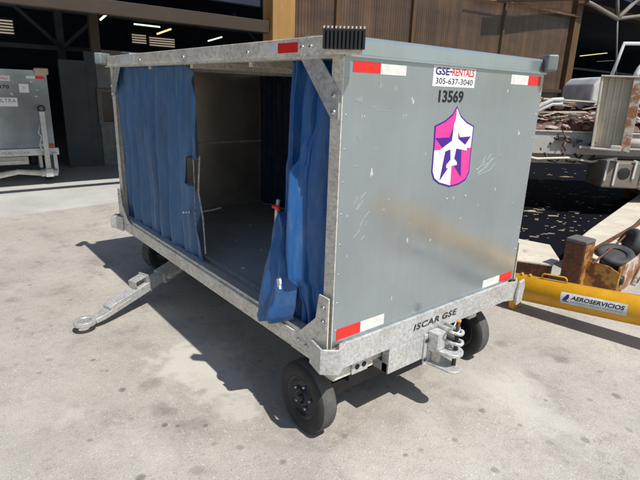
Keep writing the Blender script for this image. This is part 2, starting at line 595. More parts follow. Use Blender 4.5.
# interior truss bracing and posts
for x in (-9, -3.5, 1.5, 7.5, 13):
    hpart(MB().box((x, 12.0, 0), (x + .16, 12.16, 5.2)), 'inner_column', M['dark_wall2'])
for z in (2.55, 3.4):
    hpart(MB().box((-15.8, 12.02, z), (39, 12.14, z + .1)), 'girt', M['dark_wall2'])
for x in (-3.5, 1.5, 7.5):
    hpart(MB().tube([(x + .1, 12.0, 2.6), (x - 1.3, 12.0, 3.9)], .05, 6).tube([(x + .1, 12.0, 2.6), (x + 1.5, 12.0, 3.9)], .05, 6), 'brace', M['dark_wall2'])
# hanging brown post behind the front beam
pA = sight(92, 14, 8.2, 1); pB = sight(93, 52, 8.2, 1)
hpart(MB().box((pA.x - .075, 8.14, pB.z), (pA.x + .075, 8.26, 5.2)), 'hanger_post', M['brown_beam'])
# fluorescent tubes
LT = [((100, 20), (107, 14), 9.0, 'tube'), ((134, 24), (160, 27), 12.0, 'tube'), ((157, 34), (171, 29), 10.0, 'tube_yellow'),
      ((208, 41), (222, 37), 12.0, 'tube'), ((580, 56), (607, 53), 12.0, 'tube_yellow'), ((597, 27.5), (640, 23.5), 13.0, 'dim'),
      ((597, 61.5), (614, 60.5), 13.0, 'dim')]
M['dim'] = emit('dim_tube', (.55, .6, .65), .12)
for i, (a, c, y, mt) in enumerate(LT):
    A = sight(*a, y, 1); B = sight(*c, y, 1)
    hpart(MB().tube([A, B], .022 if mt != 'dim' else .018, 6), 'tube_light', M[mt])

# ribbed brown wall (translucent-looking corrugated sheet)
m, nt, bb = new_mat('brown_ribbed_sheet')
c = ramp(nt, nse(nt, 1.2, 6, .65, stretch=(2.5, 1, .25)), [(.3, (.065, .044, .032)), (.5, (.098, .064, .043)), (.72, (.16, .10, .06))])
c2 = ramp(nt, nse(nt, .9, 6, .7, stretch=(.5, 1, 2.0)), [(.35, (.65, .6, .6)), (.65, (1.25, 1.15, 1.05))])
nt.links.new(mix(nt, .8, c, c2, 'MULTIPLY'), bb.inputs['Base Color'])
bb.inputs['Roughness'].default_value = .28
M['ribbed'] = m
b = MB()
x0, x1 = 4.22, 14.62
n = 560
cols = []
for i in range(n + 1):
    x = x0 + (x1 - x0) * i / n
    y = 6.42 + .009 * (1 if (i // 2) % 2 else -1) + .05 * noise.noise(Vector((x * .5, 0, 0)))
    cols.append((x, y))
vs = [[b.bm.verts.new((x, y + .02 * noise.noise(Vector((x, z, 3))), z)) for z in (0.1, 1.2, 2.4, 3.6, 5.2)] for x, y in cols]
for A, B in zip(vs, vs[1:]):
    for k in range(4):
        b.bm.faces.new([A[k], B[k], B[k + 1], A[k + 1]])
wp = hpart(b, 'ribbed_wall', M['ribbed'])
sd = wp.modifiers.new('thick', 'SOLIDIFY'); sd.thickness = .006
for u in (338, 414, 505):
    q = sight(u, 25, 6.33, 1)
    hpart(MB().box((q.x - .04, 6.345, 0), (q.x + .04, 6.37, 5.2)), 'wall_post', M['brown_post'])
hpart(MB().box((4.22, 6.31, 2.02), (14.62, 6.36, 2.12)), 'wall_rail', M['brown_beam'])
hpart(MB().box((14.62, 6.25, 0), (15.0, 6.5, 5.2)), 'corner_post', M['brown_post'], .01)
# tan strips drawn in place of light streaks at the ribbed wall's head
b = MB()
for k in range(5):
    a = sight(470 + 12 * k, -3 + 1.5 * k, 6.22, 1); c = sight(560 + 5 * k, 9 + 3 * k - k, 6.22, 1)
    b.tube([a, (a + c) / 2 + Vector((0, 0, -.03)), c], .018, 5)
hpart(b, 'light_streaks', simple('tan_strip', (.32, .18, .09), .7))
# open roof truss at the right of the opening
M['truss'] = simple('grey_truss_paint', (.17, .155, .14), .6, 0, .2, 4)
b = MB()
TY = 6.0
def tr(u0, v0, u1, v1, r):
    b.tube([sight(u0, v0, TY, 1), sight(u1, v1, TY, 1)], r, 6)
tr(587, 2, 617, 19, .075); tr(617, 19, 637, 0, .07); tr(617, 19, 662, 13, .065); tr(617, -6, 617.3, 19, .07); tr(617.3, 19, 615.5, 84, .035)
tr(500, -3, 660, -5, .13); tr(637, 0, 662, 13, .07)
hpart(b, 'open_truss', M['truss'])
hpart(MB().box((15.0, 7.5, 5.02), (40, 8.0, 5.19)), 'inner_beam', M['brown_post'])

# partition with a window frame deep inside
P = thing('partition_wall', 'grey partition with a framed window inside the dark hangar', 'wall', (1.9, 10.5, 0))
for bd, nm, mt in ((MB().box((-.75, 0, 0), (-.22, .1, 2.3)), 'panel', M['dark_wall2']),
                   (MB().box((-.22, .03, 0), (.0, .13, 2.5)), 'panel', M['dark_wall2']),
                   (MB().box((0, 0, 0), (2.6, .1, 2.55)), 'panel', simple('partition_paint', (.20, .22, .22), .8))):
    bd.build(nm, mt, P, .004)
fr = MB()
fr.box((-.02 - .02, -.05, .95), (.05, -.003, 1.72)); fr.box((.30, -.05, .95), (.37, -.003, 1.72)); fr.box((.05, -.05, 1.65), (.30, -.003, 1.72)); fr.box((.05, -.05, .95), (.30, -.003, 1.0))
w = fr.build('window', simple('frame_paint', (.16, .15, .13), .6), P)
MB().box((.05, -.02, 1.0), (.30, -.01, 1.65)).build('pane', simple('dark_glass', (.01, .012, .015), .15), w)


# ------------------------------------------------------------------ MAIN BAGGAGE CART
W, L = 1.64, 3.16
ZD, ZT, ZC = .64, 2.0, 2.08     # deck line, panel top, cap top
ZR = .51
C = thing('baggage_cart', 'grey metal baggage cart with blue curtains and purple plane emblem, nearest and largest', 'cart')


def part(bd, name, mat, par=C, bevel=0, **kw):
    return bd.build(name, mat, par, bevel, **kw)


# end panels
ep = part(MB().box((0.0, 0, ZD), (W, .022, ZT)), 'end_panel', M['panel'], bevel=.003)
fp = part(MB().box((0.02, L - .022, .60), (W - .02, L, 1.985)), 'end_panel', M['inner'], bevel=.003)
MB().box((.05, L - .035, 1.285), (W - .05, L - .0225, 1.305)).build('seam', M['galv_dull'], fp)
# folded lip along the head of the near panel and the cap above it
part(MB().box((-.003, -.012, ZT - .006), (W + .012, .06, ZT + .004)), 'panel_lip', M['cap'], bevel=.002)
nc = part(MB().prism([(0.0, ZT + .004), (0.0, ZC - .012), (.012, ZC), (.30, ZC + .012), (.30, ZT + .004)], 0, .012, W - .02), 'end_cap', M['cap'], bevel=.004)
part(MB().prism([(L + .01, ZT + .004), (L + .01, ZC + .03), (L - .012, ZC + .045), (L - .22, ZC + .03), (L - .22, ZT + .004)], 0, .10, W - .02), 'end_cap', M['cap'], bevel=.004)
part(MB().box((-.0, .05, ZT + .012), (W, L - .02, ZT + .05)), 'roof', M['inner'])
part(MB().box((.04, .03, .585), (W - .04, L - .03, .605)), 'floor', M['floor_in'])
part(MB().box((.10, .1, .605), (.125, L - .1, .632)), 'threshold_strip', M['galv'])
rb = MB()
for y in (.8, 1.55, 2.3):
    rb.box((.04, y, 1.965), (W - .04, y + .04, 2.011))
part(rb, 'roof_rib', M['galv_dull'])

# top rails along the open sides
for sx, x0, x1 in ((0, -.022, .035), (1, W - .035, W + .022)):
    r = part(MB().prism([(x0, ZT), (x0, ZC + .0), (x1, ZC + .0), (x1, ZT)], 1, .018, L + .01), 'top_rail', M['galv_dull' if sx else 'galv_dull'], bevel=.003)
    if sx == 0:
        part(MB().box((x0 - .012, .02, ZT - .012), (x1, L + .03, ZT - .0005)), 'rail_lip', M['galv_dull'], r)
        ya = sight(260, 49, x0, 0).y; yb = sight(278, 46, x0, 0).y; yc = sight(298, 44, x0, 0).y
        part(MB().box((x0 - .0015, yb, 2.018), (x0 + .001, ya, 2.062)), 'reflective_tape', M['tape_white'], r)
        part(MB().box((x0 - .0015, yc, 2.018), (x0 + .001, yb - .001, 2.062)), 'reflective_tape', M['tape_red'], r)
        ya = sight(120.5, 59, x0, 0).y; yb = sight(134, 58, x0, 0).y
        part(MB().box((x0 - .0015, yb, 2.012), (x0 + .001, ya, 2.066)), 'reflective_tape', M['tape_white'], r)
        for u in (302.5, 311, 248, 183, 139):
            y = sight(u, 47, x0, 0).y
            part(MB().lathe([(0, .011), (-.006, .0105), (-.009, .006), (-.009, 0)], 12, Matrix.Translation((x0, y, 2.038 if u > 260 else 2.03))), 'bolt', M['bolt'], r)

# posts (angle section), corner braces and gussets on the open side
PB = [(0.0, .0), (0.0, .075), (.006, .075), (.006, .006), (.06, .006), (.06, .0)]


def angle_post(x, y, sx, sy, z0=.6, z1=2.0):
    bd = MB()
    bd.box((min(x, x + sx * .006), min(y, y + sy * .075), z0), (max(x, x + sx * .006), max(y, y + sy * .075), z1))
    bd.box((min(x + sx * .006, x + sx * .055), min(y + sy * .023, y + sy * .03), z0), (max(x + sx * .006, x + sx * .055), max(y + sy * .023, y + sy * .03), z1))
    return bd


for (x, y, sx, sy) in ((-.004, 0.0, 1, 1), (-.004, L, 1, -1), (W + .004, 0.0, -1, 1), (W + .004, L, -1, -1)):
    part(angle_post(x, y, sx, sy), 'post', M['galv_dull'] if sx > 0 else M['inner'], bevel=.002)


def brace(ymap, x0, x1):
    poly = [(ymap(.30), 1.998), (ymap(.155), 1.998), (ymap(.075), 1.915), (ymap(.012), 1.85), (ymap(.012), 1.735), (ymap(.06), 1.735)]
    if ymap(1) < ymap(0):
        poly = poly[::-1]
    o = part(MB().prism(poly, 0, x0, x1), 'corner_brace', M['galv'], bevel=.0015)
    for z in (1.765, 1.835):
        part(MB().lathe([(0, .013), (-.008, .012), (-.011, .006), (-.011, 0)], 12, Matrix.Translation((min(x0, x1), ymap(.042), z))), 'bolt', M['bolt'], o)
    return o


def gusset(ymap, x0, x1):
    poly = [(ymap(.30), .515), (ymap(.30), .612), (ymap(.22), .648), (ymap(.10), .765), (ymap(.078), .90), (ymap(.002), .90), (ymap(.002), .515)]
    o = part(MB().prism(poly if ymap(1) > ymap(0) else poly[::-1], 0, x0, x1), 'gusset', M['galv_dull'], bevel=.0015)
    if x0 < .1:
        for (yy, z) in ((.040, .84), (.040, .765), (.235, .585), (.165, .578)):
            part(MB().lathe([(0, .013), (-.008, .012), (-.011, .006), (-.011, 0)], 12, Matrix.Translation((min(x0, x1), ymap(yy), z))), 'bolt', M['bolt'], o)
        part(MB().box((x0 - .003, ymap(.014) - .004, .735), (x0, ymap(.014) + .004, .87)), 'clip', M['galv_bright'], o)
    return o


for x0, x1 in ((-.012, -.0045), (W + .0045, W + .012)):
    brace(lambda t: t, x0, x1)
    brace(lambda t: L - t, x0, x1)
    gusset(lambda t: t, x0 - (.018 if x0 < .1 else -.02), x1 - (.018 if x0 < .1 else -.02))
    gusset(lambda t: L - t, x0 - (.018 if x0 < .1 else -.02), x1 - (.018 if x0 < .1 else -.02))

# bottom side rails: channel, face flat, top ledge
for x0, x1 in ((-.022, .05), (W - .05, W + .022)):
    r = part(MB().box((x0, .03, ZR), (x1, L - .03, ZD - .028)), 'side_rail', M['galv_dull'], bevel=.006)
    part(MB().box((x0 + .012 if x0 < .1 else x0, .07, ZD - .028), (x1 if x0 < .1 else x1 - .012, L - .07, ZD - .002)), 'rail_ledge', M['galv'], r, bevel=.003)

# end rails with chamfered corners, built as bent plate
def end_rail(ys, y0):
    """ys=-1 near end (faces -y), ys=1 far end"""
    f = lambda p: (p[0], y0 + ys * p[1])
    outer = [(-.045, -.12), (-.072, .0), (-.055, .018), (.0, .062), (.07, .024), (W - .11, .024), (W - .02, .052), (W + .045, .01), (W + .045, -.09)]
    inner = [(W + .03, -.09), (W + .03, .003), (W - .025, .038), (W - .105, .012), (.073, .012), (.002, .048), (-.045, .01), (-.06, -.0), (-.033, -.12)]
    poly = [f(p) for p in outer + inner]
    if ys > 0:
        poly = poly[::-1]
    return part(MB().prism(poly, 2, ZR - .004, ZD + .004), 'end_rail', M['galv_bright'], bevel=.0025)


er = end_rail(-1, 0)
er2 = end_rail(1, L)
# top flange of the end rail
part(MB().box((.08, -.0135, ZD - .006), (W - .11, .0, ZD + .0)), 'rail_flange', M['galv_bright'], er)
part(MB().box((.05, -.0, ZR), (W - .05, .04, ZD - .002)), 'inner_channel', M['galv_dull'], er)
# crumpled, torn right corner of the end rail
part(MB().prism([(W - .03, .475), (W + .035, .49), (W + .05, .60), (W + .03, .66), (W - .015, .648), (W - .035, .56)], 1, -.075, -.055), 'bent_corner', M['galv_bright'], er, bevel=.006)
# ISCAR GSE stencil
xa = sight(414, 324, -.024, 1).x; xb = sight(456.5, 312, -.024, 1).x
lettering('stencil_lettering', 'ISCAR', (xb - xa) * .58, .040, wall_T(xa, -.0255, .560), M['stencil'], er, weight=.03, shear=.15, spacing=1.15)
lettering('stencil_lettering', 'GSE', (xb - xa) * .355, .040, wall_T(xa + (xb - xa) * .645, -.0255, .560), M['stencil'], er, weight=.03, shear=.15, spacing=1.15)

# decals on the near panel ------------------------------------------------
def decal(poly, name, mat, y=-.0012, par=None, base=-.0):
    return part(MB().prism(poly, 1, y, base), name, mat, par or ep)


def rect(x0, x1, z0, z1):
    return [(x0, z0), (x1, z0), (x1, z1), (x0, z1)]


for (x0, x1, z0, z1, mt) in ((.05, .215, 1.935, 1.98, 'tape_red'), (.217, .385, 1.932, 1.977, 'tape_white'),
                             (1.28, 1.465, 1.925, 1.978, 'tape_white'), (1.467, 1.612, 1.925, 1.978, 'tape_red'),
                             (.025, .187, .664, .724, 'tape_red'), (.189, .362, .662, .722, 'tape_white'),
                             (1.275, 1.465, .655, .708, 'tape_white'), (1.467, 1.612, .655, .708, 'tape_red')):
    decal(rect(x0, x1, z0, z1), 'reflective_tape', M[mt])
sg = decal(rect(.582, .93, 1.893, 1.992), 'rental_sign', M['white'])
lettering('sign_lettering', 'GSE', .11, .036, wall_T(.597, -.0022, 1.948), M['ink_blue'], sg, weight=.02)
lettering('sign_lettering', '-', .018, .007, wall_T(.710, -.0022, 1.963), M['ink_blue'], sg, weight=.01)
lettering('sign_lettering', 'RENTALS', .185, .036, wall_T(.732, -.0022, 1.948), M['ink_red'], sg, weight=.012)
lettering('sign_lettering', '305-637-3040', .305, .028, wall_T(.605, -.0022, 1.906), M['ink'], sg, weight=.0)
lettering('number_lettering', '13569', .205, .062, wall_T(.640, -.0012, 1.815), M['ink'], ep, weight=.03)

SH = [(0.8, 1.799), (0.77, 1.759), (0.71, 1.725), (0.631, 1.7), (0.637, 1.59), (0.64, 1.461), (0.663, 1.42), (0.709, 1.393), (0.804, 1.366), (0.887, 1.372), (0.951, 1.393), (0.978, 1.436), (0.972, 1.576), (0.972, 1.694), (0.901, 1.717), (0.842, 1.751)]
em = decal(SH, 'plane_emblem', M['purple'])
cx, cz = .803, 1.575
ins = [(cx + (x - cx) * .945, cz + (z - cz) * .955) for x, z in SH]
# four fields
top_l = [ins[0], ins[1], ins[2], ins[3], (ins[4][0], 1.575), (.80, 1.574)]
top_r = [ins[0], (.80, 1.574), (ins[12][0], 1.576), ins[13], ins[14], ins[15]]
bot_l = [(.80, 1.574), (ins[4][0], 1.575), ins[5], ins[6], ins[7], (.812, ins[8][1])]
bot_r = [(.80, 1.574), (.812, ins[8][1]), ins[9], ins[10], ins[11], (ins[12][0], 1.576)]
for poly, mt in ((top_l, 'pink'), (top_r, 'white'), (bot_l, 'white'), (bot_r, 'pink')):
    part(MB().prism(poly, 1, -.0022, -.0012), 'emblem_field', M[mt], em)
STAR = [(0.798, 1.72), (0.851, 1.636), (0.949, 1.638), (0.878, 1.564), (0.9, 1.417), (0.805, 1.504), (0.713, 1.41), (0.738, 1.563), (0.646, 1.638), (0.762, 1.638)]
part(MB().prism(STAR, 1, -.0032, -.0022), 'emblem_star', M['purple'], em)
PLN = [(0.798, 1.735), (0.786, 1.705), (0.783, 1.619), (0.688, 1.575), (0.690, 1.553), (0.778, 1.575), (0.789, 1.518), (0.756, 1.492), (0.760, 1.473), (0.813, 1.484), (0.850, 1.487), (0.847, 1.503), (0.820, 1.523), (0.829, 1.577), (0.925, 1.560), (0.922, 1.585), (0.838, 1.628), (0.824, 1.69), (.812, 1.73)]
part(MB().prism(PLN, 1, -.0042, -.0032), 'emblem_plane', M['white'], em)

# scuffs and scratches
SC = [(.45, 1.82, .016), (.12, 1.75, .008), (.135, 1.75, .007), (.39, 1.75, .008), (.41, 1.755, .006), (.2, 1.49, .018), (.5, 1.11, .013), (1.45, 1.64, .014),
      (1.26, 1.885, .010), (1.63, 1.875, .008), (1.27, 1.52, .006), (1.27, 1.31, .007), (1.11, 1.23, .006), (1.16, 1.16, .005), (.41, .80, .012), (.69, 1.08, .008),
      (.33, 1.35, .005), (.95, 1.17, .006), (.06, 1.3, .006), (.07, 1.1, .006), (1.5, 1.2, .005), (.58, 1.56, .005), (.86, 1.30, .007), (1.05, 1.45, .006)]
for x, z, r in SC:
    part(MB().prism(blob(x, z, r * .75, 13, .7, 1.1, 1.1), 1, -.0006, 0), 'scuff_mark', M['scuff'], ep)
for k in range(9):
    x, z = .09 + random.random() * .12, 1.15 + random.random() * .3
    a = random.uniform(.6, 1.1)
    l = random.uniform(.02, .06)
    part(MB().prism([(x, z), (x + l * math.cos(a), z + l * math.sin(a)), (x + l * math.cos(a) + .001, z + l * math.sin(a) - .001), (x + .001, z - .001)], 1, -.001, 0), 'scratch', M['scratch'], ep)
for k in range(12):
    x, z = 1.04 + random.random() * .16, 1.40 + random.random() * .10
    a = random.uniform(.2, .9)
    l = random.uniform(.03, .09)
    part(MB().prism([(x, z), (x + l * math.cos(a), z + l * math.sin(a)), (x + l * math.cos(a) + .0012, z + l * math.sin(a) - .0015), (x + .0012, z - .0015)], 1, -.001, 0), 'scratch', M['scratch'], ep)
for x, z, r, sx, sz in ((.22, 1.885, .016, .6, 1.1), (.32, 1.875, .016, .6, 1.1), (.10, 1.82, .02, 1.1, .5), (.20, 1.79, .015, 1.6, .2), (.30, 1.79, .012, 1.6, .2), (.26, 1.775, .02, 1.8, .12), (.22, 1.6, .018, 1.3, .25), (.10, 1.66, .012, .5, .8),
                        (.10, 1.53, .02, 1.3, .3), (.30, 1.30, .012, 1, .4), (.5, 1.2, .01, 1, .5)):
    part(MB().prism(blob(x, z, r, 10, sx, sz, .9), 1, -.0008, 0), 'dark_smudge', M['smudge'], ep)
for x in (.022, W - .022):
    for k in range(9):
        z = .72 + k * .148
        part(MB().lathe([(0, .005), (-.002, .004), (-.003, 0)], 10, Matrix.Translation((x, 0, z)) @ Matrix.Rotation(PI / 2, 4, 'Z')), 'rivet', M['cap'], ep)
for x in (.80, .97):
    part(MB().lathe([(0, .006), (-.003, .005), (-.004, 0)], 10, Matrix.Translation((x, 0, 1.30)) @ Matrix.Rotation(PI / 2, 4, 'Z')), 'rivet', M['galv'], ep)

# corner bumpers at roof height, mounted at 45 degrees
def T45(x, y, z, ang):
    return Matrix.Translation((x, y, z)) @ Matrix.Rotation(ang, 4, 'Z')


# near-left: black ribbed rubber
T = T45(-.02, -.02, 2.005, math.radians(-45))
bmp = part(MB().box((-.082, -.03, .014), (.082, .0, .088), T), 'corner_bumper', M['black_rubber'], bevel=.004)
b = MB(); tips = MB()
for k in range(11):
    x = -.08 + k * .016
    b.box((x - .0045, -.062, .012), (x + .0045, -.031, .092), T)
    tips.box((x - .0032, -.0635, .086), (x + .0032, -.045, .0955), T)
part(b, 'rubber_fins', M['black_rubber'], bmp)
part(tips, 'fin_tips', M['white_tip'], bmp)  # fin tips in a paler colour than the rubber
part(MB().box((-.08, -.028, -.006), (.075, .0, .0135), T), 'bumper_bracket', M['galv_dull'], bmp, bevel=.003)
# grey bumpers on the other corners
for x, y, ang, wd in ((W + .005, -.0, 45, .085), (-.04, L + .03, 225, .085), (W + .03, L + .03, 135, .085)):
    T = T45(x, y, 2.005, math.radians(ang))
    part(MB().box((-wd, -.045, -.0 + .005), (wd, .02, .10), T), 'corner_bumper', M['bumper_grey'], bevel=.012, seg=3)
# low corner bumper at the far-left
part(MB().box((-.05, -.03, -.06), (.05, .03, .06), T45(-.055, L + .04, .575, math.radians(225))), 'corner_bumper', M['galv'], bevel=.01, seg=3)


# curtains -----------------------------------------------------------------
def smooth_path(ctrl, n):
    """Catmull-Rom through control points"""
    out = []
    m = len(ctrl) - 1
    for i in range(n + 1):
        t = i / n * m
        k = min(int(t), m - 1)
        f = t - k
        p = [Vector(ctrl[max(0, min(m, k + j))]) for j in (-1, 0, 1, 2)]
        out.append(.5 * ((2 * p[1]) + (p[2] - p[0]) * f + (2 * p[0] - 5 * p[1] + 4 * p[2] - p[3]) * f * f + (3 * p[1] - p[0] - 3 * p[2] + p[3]) * f ** 3))
    return out


def cloth(name, fn, nu, nv, mat, thick=.0025, par=C):
    bd = MB()
    g = [[bd.bm.verts.new(fn(i / nu, j / nv)) for i in range(nu + 1)] for j in range(nv + 1)]
    for j in range(nv):
        for i in range(nu):
            f = bd.bm.faces.new([g[j][i], g[j][i + 1], g[j + 1][i + 1], g[j + 1][i]])
            f.smooth = True
    bd.bm.normal_update()
    bad = [f for f in bd.bm.faces if f.calc_area() < 1e-6]
    bmesh.ops.delete(bd.bm, geom=bad, context='FACES')
    bmesh.ops.remove_doubles(bd.bm, verts=bd.bm.verts, dist=1e-5)
    o = part(bd, name, mat, par)
    s = o.modifiers.new('thick', 'SOLIDIFY')
    s.thickness = thick
    return o


def lerp_keys(keys, z):
    if z >= keys[0][0]:
        return keys[0][1]
    for (z0, a), (z1, c) in zip(keys, keys[1:]):
        if z1 <= z <= z0:
            f = (z0 - z) / (z0 - z1 + 1e-9)
            return a + (c - a) * f
    return keys[-1][1]


EDGE_L = [(1.99, 1.66), (1.90, 1.57), (1.77, 1.515), (1.44, 1.505), (1.375, 1.49), (1.37, 1.70), (1.17, 1.745), (1.165, 1.665), (.95, 1.61), (.62, 1.47)]


def left_curtain(s, t):
    z = 1.99 - t * (1.99 - .615)
    y0 = 3.07
    ye = lerp_keys(EDGE_L, z)
    # material width is fixed so folds hang straight; the cut edge ends earlier
    yt = 1.47
    y = y0 + (yt - y0) * s
    if y < ye:
        y = ye
    amp = .012 + .026 * min(1, t * 3)
    ph = y * 27 + .9 * noise.noise(Vector((y * 1.2, z * .6, 1))) * 3.0
    x = .060 + amp * (1 - 2 * abs(math.sin(ph * .5)) ** 1.5) + .012 * math.sin(ph * 2.3 + 1) + .03 * noise.noise(Vector((y * 2.2, z * 1.3, 5))) + .007 * noise.noise(Vector((y * 11, z * 6 + y * 4, 5)))
    if z < .9:
        x = x * (z - .3) / .6 + .035 * (.9 - z) / .6
    x = max(.006, x)
    return (x, y, z)


cl = cloth('curtain', left_curtain, 260, 150, M['blue_left'])

KR = [
    (1.985, [(.06, .03), (.08, .10), (.06, .16), (.03, .19), (.07, .23), (.09, .26), (.03, .29), (.08, .32), (.02, .36), (.06, .385), (.03, .41)]),
    (1.75, [(.07, .03), (.09, .10), (.06, .17), (.025, .20), (.06, .24), (.085, .27), (.01, .30), (.07, .325), (.0, .36), (.05, .39), (.03, .425)]),
    (1.54, [(.07, .03), (.09, .10), (.06, .18), (.02, .22), (.01, .25), (.0, .27), (.0, .295), (.07, .32), (-.005, .355), (.05, .39), (.03, .435)]),
    (1.47, [(.07, .03), (.09, .10), (.06, .18), (.02, .225), (-.005, .255), (-.060, .275), (-.05, .305), (.06, .32), (-.005, .355), (.05, .39), (.02, .44)]),
    (1.10, [(.07, .03), (.09, .10), (.065, .18), (.02, .225), (-.01, .25), (-.075, .27), (-.06, .305), (.06, .32), (-.01, .36), (.05, .40), (.02, .45)]),
    (.93, [(.07, .03), (.09, .10), (.065, .18), (.03, .225), (-.005, .25), (-.065, .27), (-.05, .30), (.06, .32), (-.005, .36), (.05, .41), (.02, .46)]),
    (.85, [(.07, .03), (.09, .10), (.065, .17), (.05, .21), (.03, .25), (.0, .27), (.04, .30), (.08, .32), (.01, .36), (.06, .41), (.02, .47)]),
    (.64, [(.07, .05), (.09, .11), (.065, .17), (.09, .21), (.05, .25), (.08, .28), (.045, .31), (.08, .34), (.045, .38), (.08, .42), (.045, .47)]),
]
_cache = {}


def right_curtain(s, t):
    z = 1.985 - t * (1.985 - .64)
    key = round(z, 5)
    if key not in _cache:
        for (z0, a), (z1, c) in zip(KR, KR[1:]):
            if z1 - 1e-6 <= z <= z0 + 1e-6:
                f = (z0 - z) / (z0 - z1)
                f = f * f * (3 - 2 * f)
                ctrl = [(p[0] + (q[0] - p[0]) * f, p[1] + (q[1] - p[1]) * f, 0) for p, q in zip(a, c)]
                _cache[key] = smooth_path(ctrl, 90)
                break
    p = _cache[key][round(s * 90)]
    j = .009 * noise.noise(Vector((s * 14, z * 2.5, 2))) + .005 * math.sin(s * 40 + z * 1.5)
    if s > .93 and .95 < z < 1.35:
        pass
    return (p.x + j, p.y + j, z)


cloth('curtain', right_curtain, 90, 90, M['blue'])

# bunched flap of the right curtain hanging out over the rail
def flap(s, t):
    z = 1.235 - t * (1.235 - .575) + .075 * t * t * s
    yl = lerp_keys([(0.0, .485), (-.3, .50), (-.7, .545), (-1.0, .575)], -t)
    yr = lerp_keys([(0.0, .445), (-.12, .36), (-.5, .275), (-.8, .29), (-1.0, .325)], -t)
    y = yl + (yr - yl) * s
    out = -.01 - .075 * min(1, t * 1.6)
    x = out - .018 * math.sin(s * PI) * (0.3 + t) + .016 * math.sin(s * 13 + t * 2.5) * (.3 + t) + .014 * noise.noise(Vector((s * 4, t * 5, 9)))
    x += .06 * max(0, s - .75) / .25
    if t > .93:
        x += (t - .93) * .4
    return (x, y, z)


fo = cloth('curtain_flap', flap, 40, 50, M['blue'])
tg = (sight(279, 285, -.118, 0))
b = MB()
b.prism(blob(tg.y, tg.z, .022, 11, .6, 1.2, .9), 0, tg.x - .002, tg.x + .01)
part(b, 'white_tear', M['white'], fo)

# far side curtains (seen through the opening), unseen gap added to let light in
def far_curtain(y0, y1):
    def fn(s, t):
        z = 1.98 - t * 1.37
        y = y0 + (y1 - y0) * s
        return (W - .10 + .025 * math.sin(y * 31 + 2 * noise.noise(Vector((y, z, 0)))), y, z)
    return fn


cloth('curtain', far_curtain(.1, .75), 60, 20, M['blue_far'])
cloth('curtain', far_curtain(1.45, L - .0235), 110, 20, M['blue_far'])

# straps, cords and red clip
st = MB()
def strap(pts, w):
    pts = [Vector(p) for p in pts]
    for a, c in zip(pts, pts[1:]):
        d = (c - a)
        st.box((-w / 2, -.002, 0), (w / 2, .002, d.length), Matrix.Translation(a) @ d.to_track_quat('Z', 'Y').to_matrix().to_4x4() @ Matrix.Rotation(PI / 2 - .4, 4, 'Z'))
strap([(.04, 1.60, 1.42), (.05, 1.62, 1.2), (.035, 1.60, 1.0), (.05, 1.60, .80)], .016)
strap([(.04, 1.50, 1.40), (.03, 1.52, 1.15), (.05, 1.50, .95), (.05, 1.48, .70)], .012)
part(st, 'hanging_strap', simple('webbing', (.30, .29, .27), .8, 0, .6, 40))
b = MB()
A = Vector((-.03, 1.64, .985)); B = Vector((.42, 1.95, .90))
for k in range(17):
    q = A.lerp(B, k / 16) + Vector((0, 0, -.012 * math.sin(k / 16 * PI)))
    b.tube([q - Vector((.007, .005, 0)), q + Vector((.007, .005, 0))], .008, 6)
part(b, 'beaded_cord', M['cord'])
q = Vector((-.012, .478, 1.235))
b = MB().tube([q + Vector((0, 0, -.06)), q + Vector((0, -.0, .0)), q + Vector((.005, -.006, .06))], [.014, .012, .010], 8)
part(b, 'curtain_hook', M['galv'])
part(MB().tube([q + Vector((-.015, .012, .022)), q + Vector((-.012, -.028, .026)), q + Vector((-.01, -.036, .006))], .011, 8), 'red_clip', M['red_plastic'], bevel=0)
# litter on the cart floor
b = MB()
for u, v, r in ((218, 206, .03), (250, 225, .012), (243, 268, .015), (236, 240, .008), (261, 250, .008), (228, 282, .01)):
    q = sight(u, v, .607)
    if 0.14 < q.x < W - .1 and .1 < q.y < L - .1:
        b.prism(blob(q.x, q.y, r, 8, 1, .6, .7), 2, .605, .609)
tag(part(b, 'paper_scraps', M['white']), kind='stuff')


# wheels --------------------------------------------------------------------
def wheel(x_out, y, r=.205, w=.12, side=-1, T0=None, par=C):
    """side -1: outer face towards -x.  local frame: axis X, outer face at x=0, body at +x*w (side -1)"""
    T = T0 if T0 is not None else Matrix.Translation((x_out, y, r))
    if side > 0:
        T = T @ Matrix.Rotation(PI, 4, 'Z')
    root = MB()
    root.lathe([(.022, .0), (.022, .030), (.010, .034), (.006, .045), (.030, .052), (.034, .085), (.020, .105), (.008, .118), (.008, .126), (.030, .128), (w - .02, .128), (w - .01, .118), (w - .03, .09), (w - .03, 0)], 40, T)
    rim = part(root, 'wheel', M['rim'], par)
    ty = MB()
    ty.lathe([(.012, .122), (.004, .135), (0, .155), (.002, r - .025), (.008, r - .012), (.018, r - .004)], 56, T)
    ty.lathe([(w - .018, r - .004), (w - .008, r - .012), (w - .002, r - .025), (w, .155), (w - .004, .135), (w - .012, .122)], 56, T)
    ty.mi = 1
    ty.lathe([(.018, r - .004), (.03, r), (w - .03, r), (w - .018, r - .004)], 56, T)
    part(ty, 'tyre', [M['rubber'], M['tread']], rim)
    for k in range(5):
        a = 2 * PI * k / 5 + .5
        part(MB().lathe([(.030, .009), (.016, .009), (.013, .006), (.013, 0)], 6, T @ Matrix.Translation((0, .068 * math.cos(a), .068 * math.sin(a)))), 'wheel_nut', M['bolt'], rim)
    part(MB().lathe([(.022, .02), (-.002, .019), (-.006, .010), (-.006, 0)], 20, T), 'hub_cap', M['dark_steel'], rim)
    return rim


wheel(-.005, .25)
wheel(W - .09, .25, side=1)
